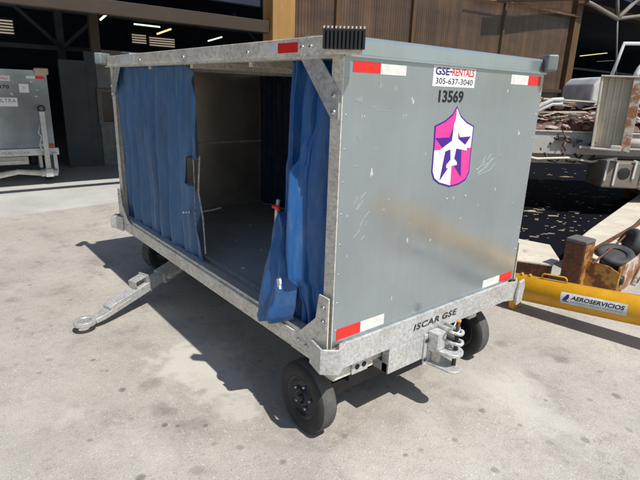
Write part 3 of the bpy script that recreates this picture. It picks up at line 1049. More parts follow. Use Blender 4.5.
# near axle and chassis
part(MB().box((.12, .20, .17), (W - .2, .29, .25)), 'axle', M['dark_steel'], bevel=.004)
part(MB().box((.28, .16, .25), (.36, .9, .51)), 'spring_hanger', M['dark_steel'])
part(MB().box((W - .40, .16, .25), (W - .32, .9, .51)), 'spring_hanger', M['dark_steel'])
for x in (.35, 1.25):
    part(MB().box((x, .05, .42), (x + .08, L - .05, .585)), 'chassis_beam', M['galv_dull'])
for y in (.5, 1.2, 1.9, 2.6):
    part(MB().box((.05, y, .50), (W - .05, y + .06, .584)), 'cross_member', M['galv_dull'])
# small plate with two holes beside the near wheel
hp = part(MB().box((.17, .02, .405), (.285, .032, .53)), 'hole_plate', M['galv_bright'], bevel=.003)
for x in (.205, .255):
    part(MB().lathe([(0, .015), (-.003, .015), (-.003, 0)], 14, Matrix.Translation((x, .0195, .445)) @ Matrix.Rotation(PI / 2, 4, 'Z')), 'bolt_hole', M['ink'], hp)
part(MB().box((.05, .035, .40), (.34, .20, .47)), 'cross_bar', M['galv_dull'], bevel=.004)

# hitch box under the end rail (open on its left side)
hb = MB()
hb.box((.405, -.022, .345), (.815, -.012, .508))      # front plate
hb.box((.405, -.012, .345), (.415, .30, .405))
hb.box((.405, -.012, .345), (.415, .03, .508))
hb.box((.405, .16, .405), (.415, .30, .508))
hb.box((.415, -.012, .345), (.815, .30, .353))
hb.box((.805, -.012, .353), (.815, .30, .508))
hbx = part(hb, 'hitch_box', M['galv_bright'], bevel=.003)

# rear hitch bracket: mounting plate, jaws, pin
hk = MB()
hk.box((.695, -.034, .30), (.90, -.0225, .505))
hbr = part(hk, 'hitch_bracket', M['galv_bright'], bevel=.003)
part(MB().box((.72, -.105, .425), (.732, -.035, .530)).box((.733, -.105, .52), (.86, -.035, .530)).box((.733, -.105, .425), (.80, -.097, .519)), 'bracket_body', M['galv_bright'], hbr, bevel=.003)


def jaw(z, ln, name, th=.012, cx=.81, half=.062):
    pts = [(cx - half * 1.35, -.0345)]
    for k in range(13):
        a = PI + PI * k / 12
        pts.append((cx + half * math.cos(a), -.034 - ln + half * math.sin(a)))
    pts.append((cx + half * 1.2, -.0345))
    return part(MB().prism(pts, 2, z, z + th), name, M['galv_bright'], hbr, bevel=.004)


jaw(.305, .125, 'lower_jaw', .014, cx=.805, half=.055)
jaw(.400, .105, 'upper_jaw', .022, cx=.815, half=.068)
part(MB().box((.765, -.09, .319), (.785, -.035, .399)), 'jaw_web', M['galv_dull'], hbr, bevel=.003)
PX, PY = .835, -.150
for z, rr in ((.470, .034), (.535, .030)):
    pts = [(PX - rr, -.036, z)]
    for k in range(11):
        a = PI + PI * k / 10
        pts.append((PX + rr * math.cos(a), PY + rr * math.sin(a), z + .003 * math.sin(k)))
    pts.append((PX + rr, -.036, z))
    part(MB().tube(pts, .011, 8), 'hitch_loop', M['galv_bright'], hbr, smooth=True)
part(MB().tube([(PX, PY, .318), (PX, PY, .40), (PX, PY, .60)], .0125, 12), 'hitch_pin', M['dark_steel'], hbr)
part(MB().tube([(PX, PY, .60), (PX, PY, .613)], .014, 10), 'pin_cap', M['orange'], hbr)
ring = [(PX - .035 + .040 * math.cos(a), PY - .004 + .012 * math.sin(a * 2), .575 + .036 * math.sin(a)) for a in [2 * PI * k / 24 for k in range(24)]]
part(MB().tube(ring, .0045, 8, closed=True), 'pin_ring', M['galv'], hbr, smooth=True)
for z in (.345, .47):
    part(MB().lathe([(0, .013), (-.007, .012), (-.009, 0)], 6, Matrix.Translation((.708, -.0345, z)) @ Matrix.Rotation(PI / 2, 4, 'Z')), 'bolt', M['dark_steel'], hbr)

# # steered front axle and drawbar --------------------------------------------
TT = Vector((.60, 2.62, 0))
eye_p = Vector((-.65, 2.165, .080))
d = Vector((eye_p.x - TT.x, eye_p.y - TT.y, 0)).normalized()
ax = Vector((-d.y, d.x, 0))      # axle direction
ang = math.atan2(d.y, d.x)
DB = MB()
part(MB().tube([TT + Vector((0, 0, .40)), TT + Vector((0, 0, .515))], .20, 28), 'turntable', M['dark_steel'])
Ta = Matrix.Translation(TT) @ Matrix.Rotation(ang, 4, 'Z')
part(MB().box((-.05, -.56, .17), (.05, .56, .27), Ta), 'axle', M['dark_steel'], bevel=.004)
part(MB().box((-.25, -.22, .27), (.25, .22, .399), Ta), 'bogie_frame', M['galv_dull'], bevel=.004)
# wheels: axis along local y of the bogie
for sgn in (-1, 1):
    T0 = Ta @ Matrix.Translation((0, sgn * .72, .2)) @ Matrix.Rotation(-sgn * PI / 2, 4, 'Z')
    wheel(0, 0, r=.2, w=.13, side=-1, T0=T0)
# drawbar: sloping square tube, sleeve, forged eye and grab handle
s0 = TT + d * .22 + Vector((0, 0, .30))
s1 = eye_p - d * .20 + Vector((0, 0, .025))
dv = (s1 - s0)
Tb = Matrix.Translation(s0) @ dv.to_track_quat('X', 'Z').to_matrix().to_4x4()
ln = dv.length
db = part(MB().box((0, -.048, -.040), (ln, .048, .040), Tb), 'drawbar', M['galv_bright'], bevel=.005)
part(MB().box((.0, -.062, -.054), (ln * .40, .062, .052), Tb), 'drawbar_sleeve', M['galv'], db, bevel=.005)
part(MB().box((.10, -.09, -.02), (.34, .09, .0), Tb), 'drawbar_gusset', M['galv_dull'], db, bevel=.003)
part(MB().prism([(ln - .20, -.052), (ln + .06, -.050), (ln + .13, -.034), (ln + .13, .034), (ln + .06, .050), (ln - .20, .052)], 2, -.036, .006, Tb @ Matrix.Translation((0, 0, -.0))), 'drawbar_shank', M['galv'], db, bevel=.004)
bd = MB()
N_ = 36
Te = Matrix.Translation(eye_p) @ Matrix.Rotation(ang, 4, 'Z')
prof = [(.040, -.014), (.040, .014), (.046, .020), (.074, .018), (.078, .012), (.078, -.014), (.074, -.020), (.046, -.020)]
rg = [[bd.bm.verts.new(Te @ Vector((r_ * math.cos(2 * PI * k / N_) * 1.08, r_ * math.sin(2 * PI * k / N_), z_))) for r_, z_ in prof] for k in range(N_)]
for k in range(N_):
    for i in range(8):
        bd.bm.faces.new([rg[k][i], rg[k][(i + 1) % 8], rg[(k + 1) % N_][(i + 1) % 8], rg[(k + 1) % N_][i]])
part(bd, 'drawbar_eye', M['galv'], db, bevel=.002)
hx = ln * .66
hd = MB()
hd.prism([(hx - .085, .042), (hx - .075, .042), (hx - .075, .100), (hx + .030, .100), (hx + .030, .042), (hx + .040, .042), (hx + .040, .110), (hx - .085, .110)], 1, -.045, .045, Tb)
hd.box((hx - .098, -.060, -.05), (hx - .0855, .055, .115), Tb)
part(hd, 'drawbar_handle', M['galv'], db, bevel=.002)


# ------------------------------------------------------------------ OTHER CART (behind, left)
OC = thing('baggage_cart', 'grey baggage cart parked at the left by the dark hangar, drawbar folded upright', 'cart', (-1.05, 8.85, 0), math.radians(-2))
ow = 1.62
def op(bd, name, mat, par=OC, bevel=0):
    return bd.build(name, mat, par, bevel)


oe = op(MB().box((0, 0, .66), (ow, .03, 2.03)), 'end_panel', M['other_panel'], bevel=.006)
op(MB().box((0, .03, .66), (.03, 3.0, 2.03)), 'side_panel', M['other_panel'])
op(MB().box((ow - .03, .03, .66), (ow, 3.0, 2.03)), 'side_panel', M['other_panel'])
op(MB().box((0, 3.0, .66), (ow, 3.03, 2.03)), 'end_panel', M['other_panel'])
op(MB().box((.005, .03, 2.0), (ow - .005, 3.0, 2.028)), 'roof', M['other_panel'])
orl = op(MB().box((-.05, -.06, .53), (ow + .05, -.002, .66)), 'end_rail', M['galv_bright'], bevel=.008)
op(MB().box((-.02, 0, .56), (ow + .02, 3.0, .655)), 'side_rail', M['galv_dull'])
op(MB().box((ow - .20, -.06, 1.955), (ow + .03, .04, 2.07)), 'corner_bumper', M['cream'], bevel=.02)
op(MB().box((-.06, -.05, 2.0 - .06), (.13, .04, 2.06)), 'corner_bumper', M['cream'], bevel=.02)
op(MB().box((.05, .1, .36), (ow - .45, .16, .50)), 'chassis_beam', M['galv_dull'])
op(MB().box((.1, -.02, .40), (ow - .5, .02, .44)), 'cross_bar', M['galv'])


def orect(x0, x1, z0, z1, mat, par=oe, y=-.002, nm='reflective_tape'):
    return op(MB().box((x0, y, z0), (x1, 0, z1)), nm, mat, par)


orect(ow - .33, ow - .19, 1.88, 1.93, M['tape_white']); orect(ow - .188, ow - .05, 1.88, 1.93, M['tape_red'])
orect(ow - .25, ow - .13, .68, .74, M['tape_white']); orect(ow - .128, ow - .01, .68, .74, M['tape_red'])
s1_ = orect(ow - .86, ow - .51, 1.40, 1.55, M['white'], nm='name_sign')
T2 = lambda x, y, z: wall_T(x, y, z)
lettering('sign_lettering', 'ULTRA', .29, .065, T2(ow - .82, -.0035, 1.465), M['ink_grey'], s1_, weight=.0)
s2_ = orect(ow - .88, ow - .58, 1.83, 1.92, M['tape_white'], nm='rental_sign')
lettering('sign_lettering', 'RENTALS', .24, .04, T2(ow - .85, -.0035, 1.855), M['ink_red'], s2_)
lettering('number_lettering', '8370', .22, .06, T2(ow - .83, -.0025, 1.70), M['ink'], oe, weight=.02)
op(MB().box((ow - .46, -.003, 1.64), (ow - .31, 0, 1.79)), 'notice', M['white'], oe)
lettering('notice_lettering', 'X', .04, .04, T2(ow - .405, -.0045, 1.70), M['ink_grey'], oe)
b = MB()
for x, z, r in ((ow - .25, 1.83, .02), (ow - .18, 1.69, .018), (ow - .09, 1.73, .014), (ow - .21, 1.58, .018), (ow - .86, 1.60, .01), (ow - .58, 1.61, .02), (ow - .9, 1.2, .015), (ow - .95, 1.65, .015)):
    b.prism(blob(x, z, r, 9, 1.1, .8, .8), 1, -.0015, 0)
op(b, 'scuff_marks', M['scuff'], oe)
lettering('stencil_lettering', 'READYCOLE', .42, .045, T2(ow - .86, -.0615, .57), M['ink_grey'], orl, weight=-.005)
# wheels
for x in (.02, ow - .16):
    wheel(x, .45, r=.2, w=.13, side=-1, par=OC)
    wheel(x, 2.5, r=.2, w=.13, side=-1, par=OC)
# upright drawbar with chain and linkage
dx = .33
od = MB()
od.box((ow - .55 + dx, -.20, .22), (ow - .46 + dx, -.12, 1.33))
dd = op(od, 'drawbar', M['galv'], bevel=.012)
ring = [Vector((ow - .505 + dx + .05 * math.cos(a), -.16, 1.37 + .05 * math.sin(a))) for a in [2 * PI * k / 20 for k in range(20)]]
op(MB().tube(ring, .018, 8, closed=True), 'drawbar_eye', M['dark_steel'], dd)
op(MB().tube([(ow - .56 + dx, -.2, 1.12), (ow - .60 + dx, -.2, .95), (ow - .56 + dx, -.2, .88), (ow - .61 + dx, -.2, .72), (ow - .55 + dx, -.2, .6)], .012, 6), 'chain', M['galv'], dd)
tl = MB()
tl.tube([(ow - .64 + dx, -.15, .22), (ow - .36 + dx, -.15, .22)], .07, 12)
tl.box((ow - .57 + dx, -.24, .15), (ow - .44 + dx, -.06, .30))
op(tl, 'drawbar_hinge', M['galv'], bevel=.01)
op(MB().box((ow - .40 + dx, -.12, .20), (ow - .33 + dx, .2, .58)), 'steering_arm', M['galv'], bevel=.01)
op(MB().box((ow - .62 + dx, -.05, .30), (ow - .57 + dx, .10, .525)), 'hinge_bracket', M['galv_dull'], bevel=.008)
op(MB().tube([(ow - .63 + dx, -.16, .22), (ow - 1.0 + dx, -.18, .27), (ow - 1.35 + dx, -.2, .22), (ow - 1.9 + dx, -.22, .08)], [.05, .045, .055, .05], 10), 'steering_link', M['galv_dull'])


# ------------------------------------------------------------------ YELLOW TOW BAR
A = Vector((2.60, .60, .195))
B = Vector((2.80, -.60, .292))
axd = (B - A).normalized()
B2 = A + axd * 3.4
TB = thing('tow_bar', 'thick yellow cylindrical aircraft tow bar lying behind the cart', 'tow bar', (2.7, 0, 0))
TBm = Matrix.Translation((-2.7, 0, 0))


def tp(bd, name, mat, par=TB, **kw):
    bmesh.ops.transform(bd.bm, matrix=TBm, verts=bd.bm.verts)
    return bd.build(name, mat, par, **kw)


RB = .118
Q = axd.to_track_quat('X', 'Z').to_matrix().to_4x4()
TA = Matrix.Translation(A) @ Q
tube_ = tp(MB().lathe([(-.002, 0), (0, RB - .012), (.012, RB), (3.4, RB), (3.4, 0)], 72, TA), 'bar_tube', M['yellow'])
# support feet
tp(MB().prism([(2.55, 0), (2.69, 0), (2.69, .17), (2.55, .17)], 1, .44, .49), 'foot', M['yellow'], bevel=.006)
q = A + axd * 3.0
tp(MB().box((q.x - .06, q.y - .04, 0), (q.x + .06, q.y + .04, .40)), 'foot', M['yellow'], bevel=.006)
# grab handle
def on_bar(s, phi, r):
    """point beside the bar: s along it, phi round it (0 = up, + = towards camera side)"""
    return TA @ Vector((s, 0, 0)) + (Q.to_3x3() @ Vector((0, math.sin(phi) * r, math.cos(phi) * r)))
# which local y sign faces the camera?
ysgn = 1 if (Q.to_3x3() @ Vector((0, 1, 0))).x < 0 else -1


def bar_uv(u, v):
    """closest bar coordinates for a photo point on the tube's near face"""
    best = None
    d_ = (ROT @ Vector(((u - 320) / CAM_F, -(v - 240) / CAM_F, -1))).normalized()
    Ti = TA.inverted()
    o_ = Ti @ CAM_LOC
    k_ = Ti.to_3x3() @ d_
    a = k_.y ** 2 + k_.z ** 2
    b_ = 2 * (o_.y * k_.y + o_.z * k_.z)
    c_ = o_.y ** 2 + o_.z ** 2 - RB ** 2
    disc = b_ * b_ - 4 * a * c_
    t = (-b_ - math.sqrt(max(disc, 0))) / (2 * a)
    p_ = o_ + k_ * t
    return p_.x, math.atan2(p_.y * ysgn, p_.z)


h0 = bar_uv(542, 279)[0]; h1 = bar_uv(566, 284)[0]
hp_ = []
phi = ysgn * .12
for s, r in ((h0, RB - .01), (h0, RB + .035), (h0 + .008, RB + .046), (h0 + .02, RB + .05), (h1 - .02, RB + .05), (h1 - .008, RB + .046), (h1, RB + .035), (h1, RB - .01)):
    hp_.append(on_bar(s, phi, r))
tp(MB().tube(hp_, .0075, 8), 'grab_handle', M['yellow'], smooth=True)
for u in (521, 530):
    s = bar_uv(u, 277)[0]
    tp(MB().tube([on_bar(s, phi, RB - .01), on_bar(s, phi, RB + .022)], .012, 8), 'lug', M['yellow'])
# label wrapped on the tube
(sa, pa) = bar_uv(561.5, 291.5); (sb, pb) = bar_uv(561.5, 302.5); (sc_, pc) = bar_uv(628, 306)
lab_w = sc_ - sa
lab_t, lab_b = pa, pb


def wrapped(bm, s0, phi_top, h, off, name, mat, par):
    """map flat XY art (x right, y up, height h) onto the tube; x runs along the bar"""
    for k in range(1, int(h / .006) + 1):
        bmesh.ops.bisect_plane(bm, geom=bm.verts[:] + bm.edges[:] + bm.faces[:], plane_co=(0, k * .006, 0), plane_no=(0, 1, 0))
    for v in bm.verts:
        s = s0 + v.co.x
        ph = phi_top + (h - v.co.y) / RB
        v.co = TBm @ on_bar(s, ysgn * ph, RB + off + v.co.z)
    me = bpy.data.meshes.new(name)
    bm.to_mesh(me); bm.free()
    me.materials.append(mat)
    for p_ in me.polygons:
        p_.use_smooth = False
    o = bpy.data.objects.new(name, me)
    COL.objects.link(o)
    o.parent = par
    return o


def flat_poly(poly):
    bm = bmesh.new()
    bm.faces.new([bm.verts.new((x, y, 0)) for x, y in poly])
    return bm


LH = abs(lab_b - lab_t) * RB
lb = wrapped(flat_poly([(0, 0), (lab_w, 0), (lab_w, LH), (0, LH)]), sa, lab_t, LH, .001, 'bar_label', simple('silver_label', (.55, .57, .60), .4), tube_)
k = lab_w
wrapped(flat_poly([(.03 * k, .28 * LH), (.10 * k, .85 * LH), (.135 * k, .85 * LH), (.135 * k, .55 * LH), (.095 * k, .28 * LH)]), sa, lab_t, LH, .0022, 'label_logo', M['ink_blue'], lb)
wrapped(flat_poly([(.04 * k, .17 * LH), (.135 * k, .17 * LH), (.135 * k, .24 * LH), (.045 * k, .24 * LH)]), sa, lab_t, LH, .0022, 'label_logo', M['ink_blue'], lb)
bm = text_mesh('AEROSERVICIOS', .80 * k, .36 * LH, weight=.025, shear=.2)
bmesh.ops.translate(bm, vec=(.165 * k, .44 * LH, 0), verts=bm.verts)
wrapped(bm, sa, lab_t, LH, .0022, 'label_lettering', M['ink'], lb)
bm = text_mesh('GROUND SUPPORT EQUIPMENT', .78 * k, .15 * LH, weight=.0)
bmesh.ops.translate(bm, vec=(.165 * k, .17 * LH, 0), verts=bm.verts)
wrapped(bm, sa, lab_t, LH, .0022, 'label_lettering', M['ink_grey'], lb)
(sr, pr) = bar_uv(629, 291.5)
rs = wrapped(flat_poly([(0, 0), (.4, 0), (.4, .022), (0, .022)]), sr, pr, .022, .0012, 'warning_strip', M['ink_red'], tube_)
bm = text_mesh('REMOVE BEFORE TOWING', .32, .013, weight=.02)
bmesh.ops.translate(bm, vec=(.01, .005, 0), verts=bm.verts)
wrapped(bm, sr, pr, .022, .0022, 'strip_lettering', M['white'], rs)


# ------------------------------------------------------------------ JUNK BEHIND THE TOW BAR
M['rust_yellow'] = rusty('rusted_yellow_paint', (.50, .26, .05), amount=.50, scale=9)
M['rust_dark'] = rusty('dark_rust', (.09, .05, .03), amount=.55, scale=8)
M['rust_red'] = rusty('red_rust_scale', (.40, .31, .25), amount=.62, scale=16, rust=(.04, .018, .013), rust2=(.16, .06, .038))
M['rust_white'] = rusty('white_paint_with_rust', (.55, .52, .47), amount=.40, scale=6)
M['rust_heavy'] = rusty('flaking_white_paint', (.60, .56, .50), amount=.52, scale=5, rust=(.22, .08, .035), rust2=(.36, .16, .08))
M['cream_paint'] = rusty('cream_paint', (.68, .62, .51), amount=.37, scale=8, rust=(.25, .17, .11), rust2=(.35, .26, .18))
M['grey_paint'] = rusty('grey_white_paint', (.46, .45, .43), amount=.39, scale=9, rust=(.10, .07, .05))

# rusty post
o = MB()
o.box((3.55, .32, 0), (3.76, .52, .505))
o = o.build('bollard', [M['rust_dark']], None, .012)
for v in o.data.vertices: v.co.x -= 3.65; v.co.y -= .42
o.location = (3.65, .42, 0)
tag(o, 'rusted square steel bollard with worn yellow paint behind the yellow tow bar', 'bollard')
b = MB(); b.box((-.095, -.103, .0), (.105, -.1005, .465))
b.build('yellow_face', M['rust_yellow'], o)
b = MB(); b.box((-.102, -.106, .470), (.110, .102, .512))
b.build('cap_plate', simple('worn_cap', (.13, .125, .12), .6), o, .012)

# long cream beam lying on the ground
b = MB()
pa_ = [(3.95, .34), (5.6, .52), (10.5, 1.30), (10.5, 1.95), (8.5, 1.58), (5.2, .97), (4.15, .75)]
b.prism(pa_, 2, .0, .25)
o = b.build('steel_beam', M['cream_paint'], None, .02)
tag(o, 'long sun-bleached cream beam lying on the ground beside the painted shade patch', 'beam')
# rods lying between beam and trough
b = MB().tube([sight(592, 264, .28), sight(618, 243, .33), sight(650, 210, .36)], .012, 6)
o = b.build('steel_rod', M['rust_dark']); tag(o, 'thin rusty rod leaning along the cream beam', 'rod')

# steel trough carrying two old tyres
TRX, TRY = 3.70, .02
t = thing('steel_trough', 'yellow and rusty steel trough behind the tow bar holding old tyres', 'trough', (TRX, TRY, 0), math.radians(6))
MB().box((0, 0, .0), (.16, .02, .30)).build('end_plate', M['rust_yellow'], t, .004)
MB().prism([(0, .0), (0, .24), (.1, .29), (.3, .30), (.42, .24), (.42, 0)], 0, -.012, .0).build('end_plate', M['rust_yellow'], t, .004)
MB().box((.16, 0, .0), (3.0, .02, .285)).build('side_plate', M['rust_heavy'], t, .004)
MB().box((.0, .40, .0), (3.0, .42, .30)).build('side_plate', M['rust_dark'], t, .004)
MB().box((.0, .02, .02), (3.0, .40, .04)).build('base_plate', M['rust_dark'], t)
MB().tube([(.5, -.03, .0), (1.05, -.035, .36), (1.1, -.035, .40)], .022, 8).build('diagonal_bar', M['rust_white'], t)
MB().tube([(.62, -.03, .0), (1.25, -.035, .36)], .018, 8).build('diagonal_bar', M['rust_dark'], t)
MB().lathe([(0, .05), (-.02, .045), (-.02, 0)], 20, Matrix.Translation((.09, -.001, .15)) @ Matrix.Rotation(PI / 2, 4, 'Z')).build('round_hole', M['ink'], t)


def old_tyre(loc, rot, lab, r=.19, w=.13):
    bd = MB()
    bd.lathe([(-w / 2 + .02, r * .55), (-w / 2, r * .7), (-w / 2 + .008, r * .93), (-w / 2 + .03, r), (w / 2 - .03, r), (w / 2 - .008, r * .93), (w / 2, r * .7), (w / 2 - .02, r * .55), (0, r * .52), (-w / 2 + .02, r * .55)], 36)
    bd.lathe([(-w / 2 + .035, 0), (-w / 2 + .035, r * .56)], 36)
    bd.lathe([(w / 2 - .035, 0), (w / 2 - .035, r * .56)], 36)
    o = bd.build('old_tyre', simple('grey_rubber', (.05, .052, .055), .7, 0, .4, 8, bmp=.2))
    o.location = loc
    o.rotation_euler = rot
    tag(o, lab, 'tyre', 'old tyres in the steel trough')
    return o


old_tyre((4.22, .27, .245), (0, math.radians(72), math.radians(30)), 'old grey tyre leaning in the trough, the one nearer the rusty bollard')
old_tyre((4.85, .36, .26), (0, math.radians(25), math.radians(-48)), 'old black tyre standing in the trough, the one farther from the bollard')

# pale plate and rusty block by the cart's corner
q1 = sight(506, 258, .16); q2 = sight(552, 258, .16)
o = MB().prism([(3.25, 1.15), (3.55, .62), (3.80, .66), (4.25, 1.0), (4.1, 1.6), (3.4, 1.7)], 2, .165, .185).build('steel_plate', M['cream_paint'], None, .003)
tag(o, 'pale weathered plate lying on the rusty block beyond the cart corner', 'plate')
o = MB().prism([(3.32, 1.1), (3.60, .68), (3.80, .72), (4.05, 1.0), (3.95, 1.5), (3.4, 1.55)], 2, 0, .164).build('rusty_block', M['rust_dark'], None, .008)
tag(o, 'rust brown steel block under the pale plate', 'block')

# thin pale chips standing in for sun flecks on the shaded ground
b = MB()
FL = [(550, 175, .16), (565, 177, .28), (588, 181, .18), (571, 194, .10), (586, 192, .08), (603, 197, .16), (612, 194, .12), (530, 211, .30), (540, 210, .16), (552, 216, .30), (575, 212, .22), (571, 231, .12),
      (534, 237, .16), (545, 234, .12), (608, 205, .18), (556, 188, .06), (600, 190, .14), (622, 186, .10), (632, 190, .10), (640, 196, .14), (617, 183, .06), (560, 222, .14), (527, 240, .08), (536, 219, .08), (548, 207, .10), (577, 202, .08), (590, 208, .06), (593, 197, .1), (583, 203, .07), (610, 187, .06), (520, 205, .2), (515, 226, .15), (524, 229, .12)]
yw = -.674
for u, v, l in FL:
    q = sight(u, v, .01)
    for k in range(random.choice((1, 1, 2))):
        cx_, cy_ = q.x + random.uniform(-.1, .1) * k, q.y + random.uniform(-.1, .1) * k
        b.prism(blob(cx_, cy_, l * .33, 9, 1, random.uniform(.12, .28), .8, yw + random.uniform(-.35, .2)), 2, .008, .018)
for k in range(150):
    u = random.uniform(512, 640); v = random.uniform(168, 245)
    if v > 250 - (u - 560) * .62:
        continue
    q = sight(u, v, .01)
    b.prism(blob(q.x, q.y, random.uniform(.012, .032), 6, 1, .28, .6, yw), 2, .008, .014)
tag(b.build('sun_flecks', simple('sun_fleck_tan', (.42, .34, .22), .8, 0, .3, 5)), 'pale chips coloured as sun flecks over the painted shade patch', 'sun_flecks', kind='stuff')

# ------------------------------------------------------------------ STRIPPED TRAILER (right background)
HX = Vector((6.44, 2.50, 0))
HT = thing('stripped_trailer', 'stripped white and rusty flatbed trailer standing at the right edge', 'trailer', HX, -.6738)


def hp2(bd, name, mat, par=HT, bevel=0, **kw):
    return bd.build(name, mat, par, bevel, **kw)


hp2(MB().box((-1.6, .0, .98), (3.8, .14, 1.34)), 'main_beam', M['grey_paint'], bevel=.012)
hp2(MB().box((-1.6, -.03, 1.335), (3.8, .02, 1.36)), 'beam_lip', M['rust_white'], bevel=.004)
hp2(MB().box((-1.6, .1, 1.343), (3.8, 1.9, 1.37)), 'deck', M['rust_white'], bevel=.004)
hp2(MB().box((-1.6, 1.76, .98), (3.8, 1.9, 1.34)), 'main_beam', M['rust_dark'])
hp2(MB().box((-1.6, .25, .80), (3.8, .34, .975)), 'lower_rail', M['cream_paint'], bevel=.008)
hp2(MB().box((-1.6, .6, .86), (3.8, 1.5, .97)), 'underframe', M['rust_dark'])
# heaped rusty sheet scrap along the deck
def heap(name, x0, x1, y0, y1, z0, h, mat, n=60, mdepth=10, sd=0):
    bd = MB()
    g = []
    for i in range(n + 1):
        row = []
        for j in range(mdepth + 1):
            x = x0 + (x1 - x0) * i / n
            y = y0 + (y1 - y0) * j / mdepth
            e = math.sin(PI * min(1, max(0, j / mdepth))) ** .35
            z = z0 + h * e * (.7 + .6 * noise.noise(Vector((x * 2.3 + sd, y * 3, sd))) + .25 * noise.noise(Vector((x * 9, y * 9, sd))))
            row.append(bd.bm.verts.new((x, y + .03 * noise.noise(Vector((x * 6, sd, j))), z if 0 < j < mdepth else z0)))
        g.append(row)
    for i in range(n):
        for j in range(mdepth):
            bd.bm.faces.new([g[i][j], g[i + 1][j], g[i + 1][j + 1], g[i][j + 1]])
    bt = [bd.bm.verts.new(p) for p in ((x0, y0, z0 - .002), (x1, y0, z0 - .002), (x1, y1, z0 - .002), (x0, y1, z0 - .002))]
    bd.bm.faces.new(bt)
    return hp2(bd, name, mat)


heap('rusty_sheet', -1.6, 3.7, .02, .5, 1.371, .17, M['rust_red'], 90, 8, 1)
heap('rusty_sheet', -1.6, 3.7, .52, 1.7, 1.371, .44, M['rust_red'], 70, 12, 4)
b = MB()
for k in range(44):
    x = random.uniform(-.6, 2.4); y = random.uniform(-.02, .75); z = 1.47 + y * .45
    a = random.uniform(-.5, .5)
    l = random.uniform(.1, .42)
    hp2(MB().box((0, -.02, 0), (l, .02, .012), Matrix.Translation((x, y, z + random.uniform(-.03, .05))) @ Matrix.Rotation(a, 4, 'Z') @ Matrix.Rotation(random.uniform(-.25, .25), 4, 'Y')), 'scrap_strip', M['rust_white'])
# pale strips on top, behind
hp2(MB().box((.25, .75, 1.84), (1.4, 1.2, 1.865), Matrix.Rotation(.03, 4, 'Y')), 'pale_board', M['cream_paint'])
# hanging hoses under the beam
for x in (.12, .42, .62):
    hp2(MB().tube([(x, -.02, 1.0), (x + .08, -.04, .88), (x + .2, -.04, .86), (x + .33, -.02, .98)], .018, 6), 'hose', M['black_rubber'], smooth=True)
# brackets on the face
for x, z in ((.28, 1.24), (.48, 1.20), (.85, 1.15)):
    bb_ = MB().box((x, -.09, z - .03), (x + .14, 0, z + .03))
    bb_.tube([(x - .06, -.06, z), (x + .2, -.06, z + .01)], .02, 8)
    hp2(bb_, 'bracket', M['dark_steel'], bevel=.004)
# clutter and broken bits lying along the edge of the beam
rs_ = random.Random(11)
for k in range(80):
    x = rs_.uniform(-.3, 1.1) if k < 60 else rs_.uniform(1.0, 2.4); y = rs_.uniform(-.05, .28) if k % 2 else rs_.uniform(.2, 1.0)
    T = Matrix.Translation((x, y, 1.375 + rs_.uniform(.02, .08) + min(y, .8) * .48)) @ Matrix.Rotation(rs_.uniform(0, 3), 4, 'Z') @ Matrix.Rotation(rs_.uniform(-.5, .5), 4, 'X') @ Matrix.Rotation(rs_.uniform(-.4, .4), 4, 'Y')
    a_, b_ = rs_.uniform(.03, .12), rs_.uniform(.015, .05)
    m_ = rs_.choice((M['rust_white'], M['rust_heavy'], M['rust_dark'], M['cream_paint'], M['white_tip']))
    if k % 3:
        hp2(MB().prism(blob(0, 0, a_, 8, 1, rs_.uniform(.35, .8), .8), 2, 0, rs_.uniform(.008, .03), T), 'broken_piece', m_)
    else:
        hp2(MB().tube([T @ Vector((-a_ * 1.6, 0, 0)), T @ Vector((0, .02, .01)), T @ Vector((a_ * 1.6, 0, .0))], rs_.uniform(.008, .018), 6), 'broken_rod', m_)
for (x, y, z, l, a, m_) in ((-.5, .12, 1.44, 1.3, .12, 'rust_white'), (-.3, .45, 1.60, 1.2, -.10, 'cream_paint'), (-.2, .7, 1.76, 1.1, .06, 'rust_heavy'), (.1, .02, 1.395, .62, .30, 'white_tip'), (-.4, .3, 1.55, .9, .2, 'rust_white'), (.25, .28, 1.52, .5, -.5, 'rust_heavy')):
    hp2(MB().prism([(0, 0), (l, .01), (l - .05, .035), (l * .5, .03), (.03, .045)], 1, -.04, .04, Matrix.Translation((x, y, z)) @ Matrix.Rotation(a, 4, 'Z') @ Matrix.Rotation(a * .25, 4, 'Y')), 'pale_board', M[m_])
for x, z in ((-.1, 1.2), (.06, 1.06), (.20, 1.15), (.40, 1.05), (.58, 1.12), (.3, 1.28)):
    hp2(MB().prism(blob(x, z, .022, 9, .7, 1.1, .8), 1, -.004, 0), 'dark_hole', M['rust_dark'])
hp2(MB().tube([(.34, -.05, 1.36), (.40, -.10, 1.25), (.36, -.09, 1.14), (.44, -.06, 1.05)], .014, 6), 'hose', M['rust_dark'], smooth=True)
hp2(MB().tube([(-.4, -.03, .97), (.0, -.05, .90), (.5, -.05, .93), (.9, -.05, .88), (1.3, -.05, .95)], .022, 8), 'hose', M['cream_paint'], smooth=True)
# stands
for x in (-1.4, 3.5):
    for y in (.2, 1.6):
        hp2(MB().box((x, y, 0), (x + .14, y + .14, .98)), 'stand', M['rust_dark'])
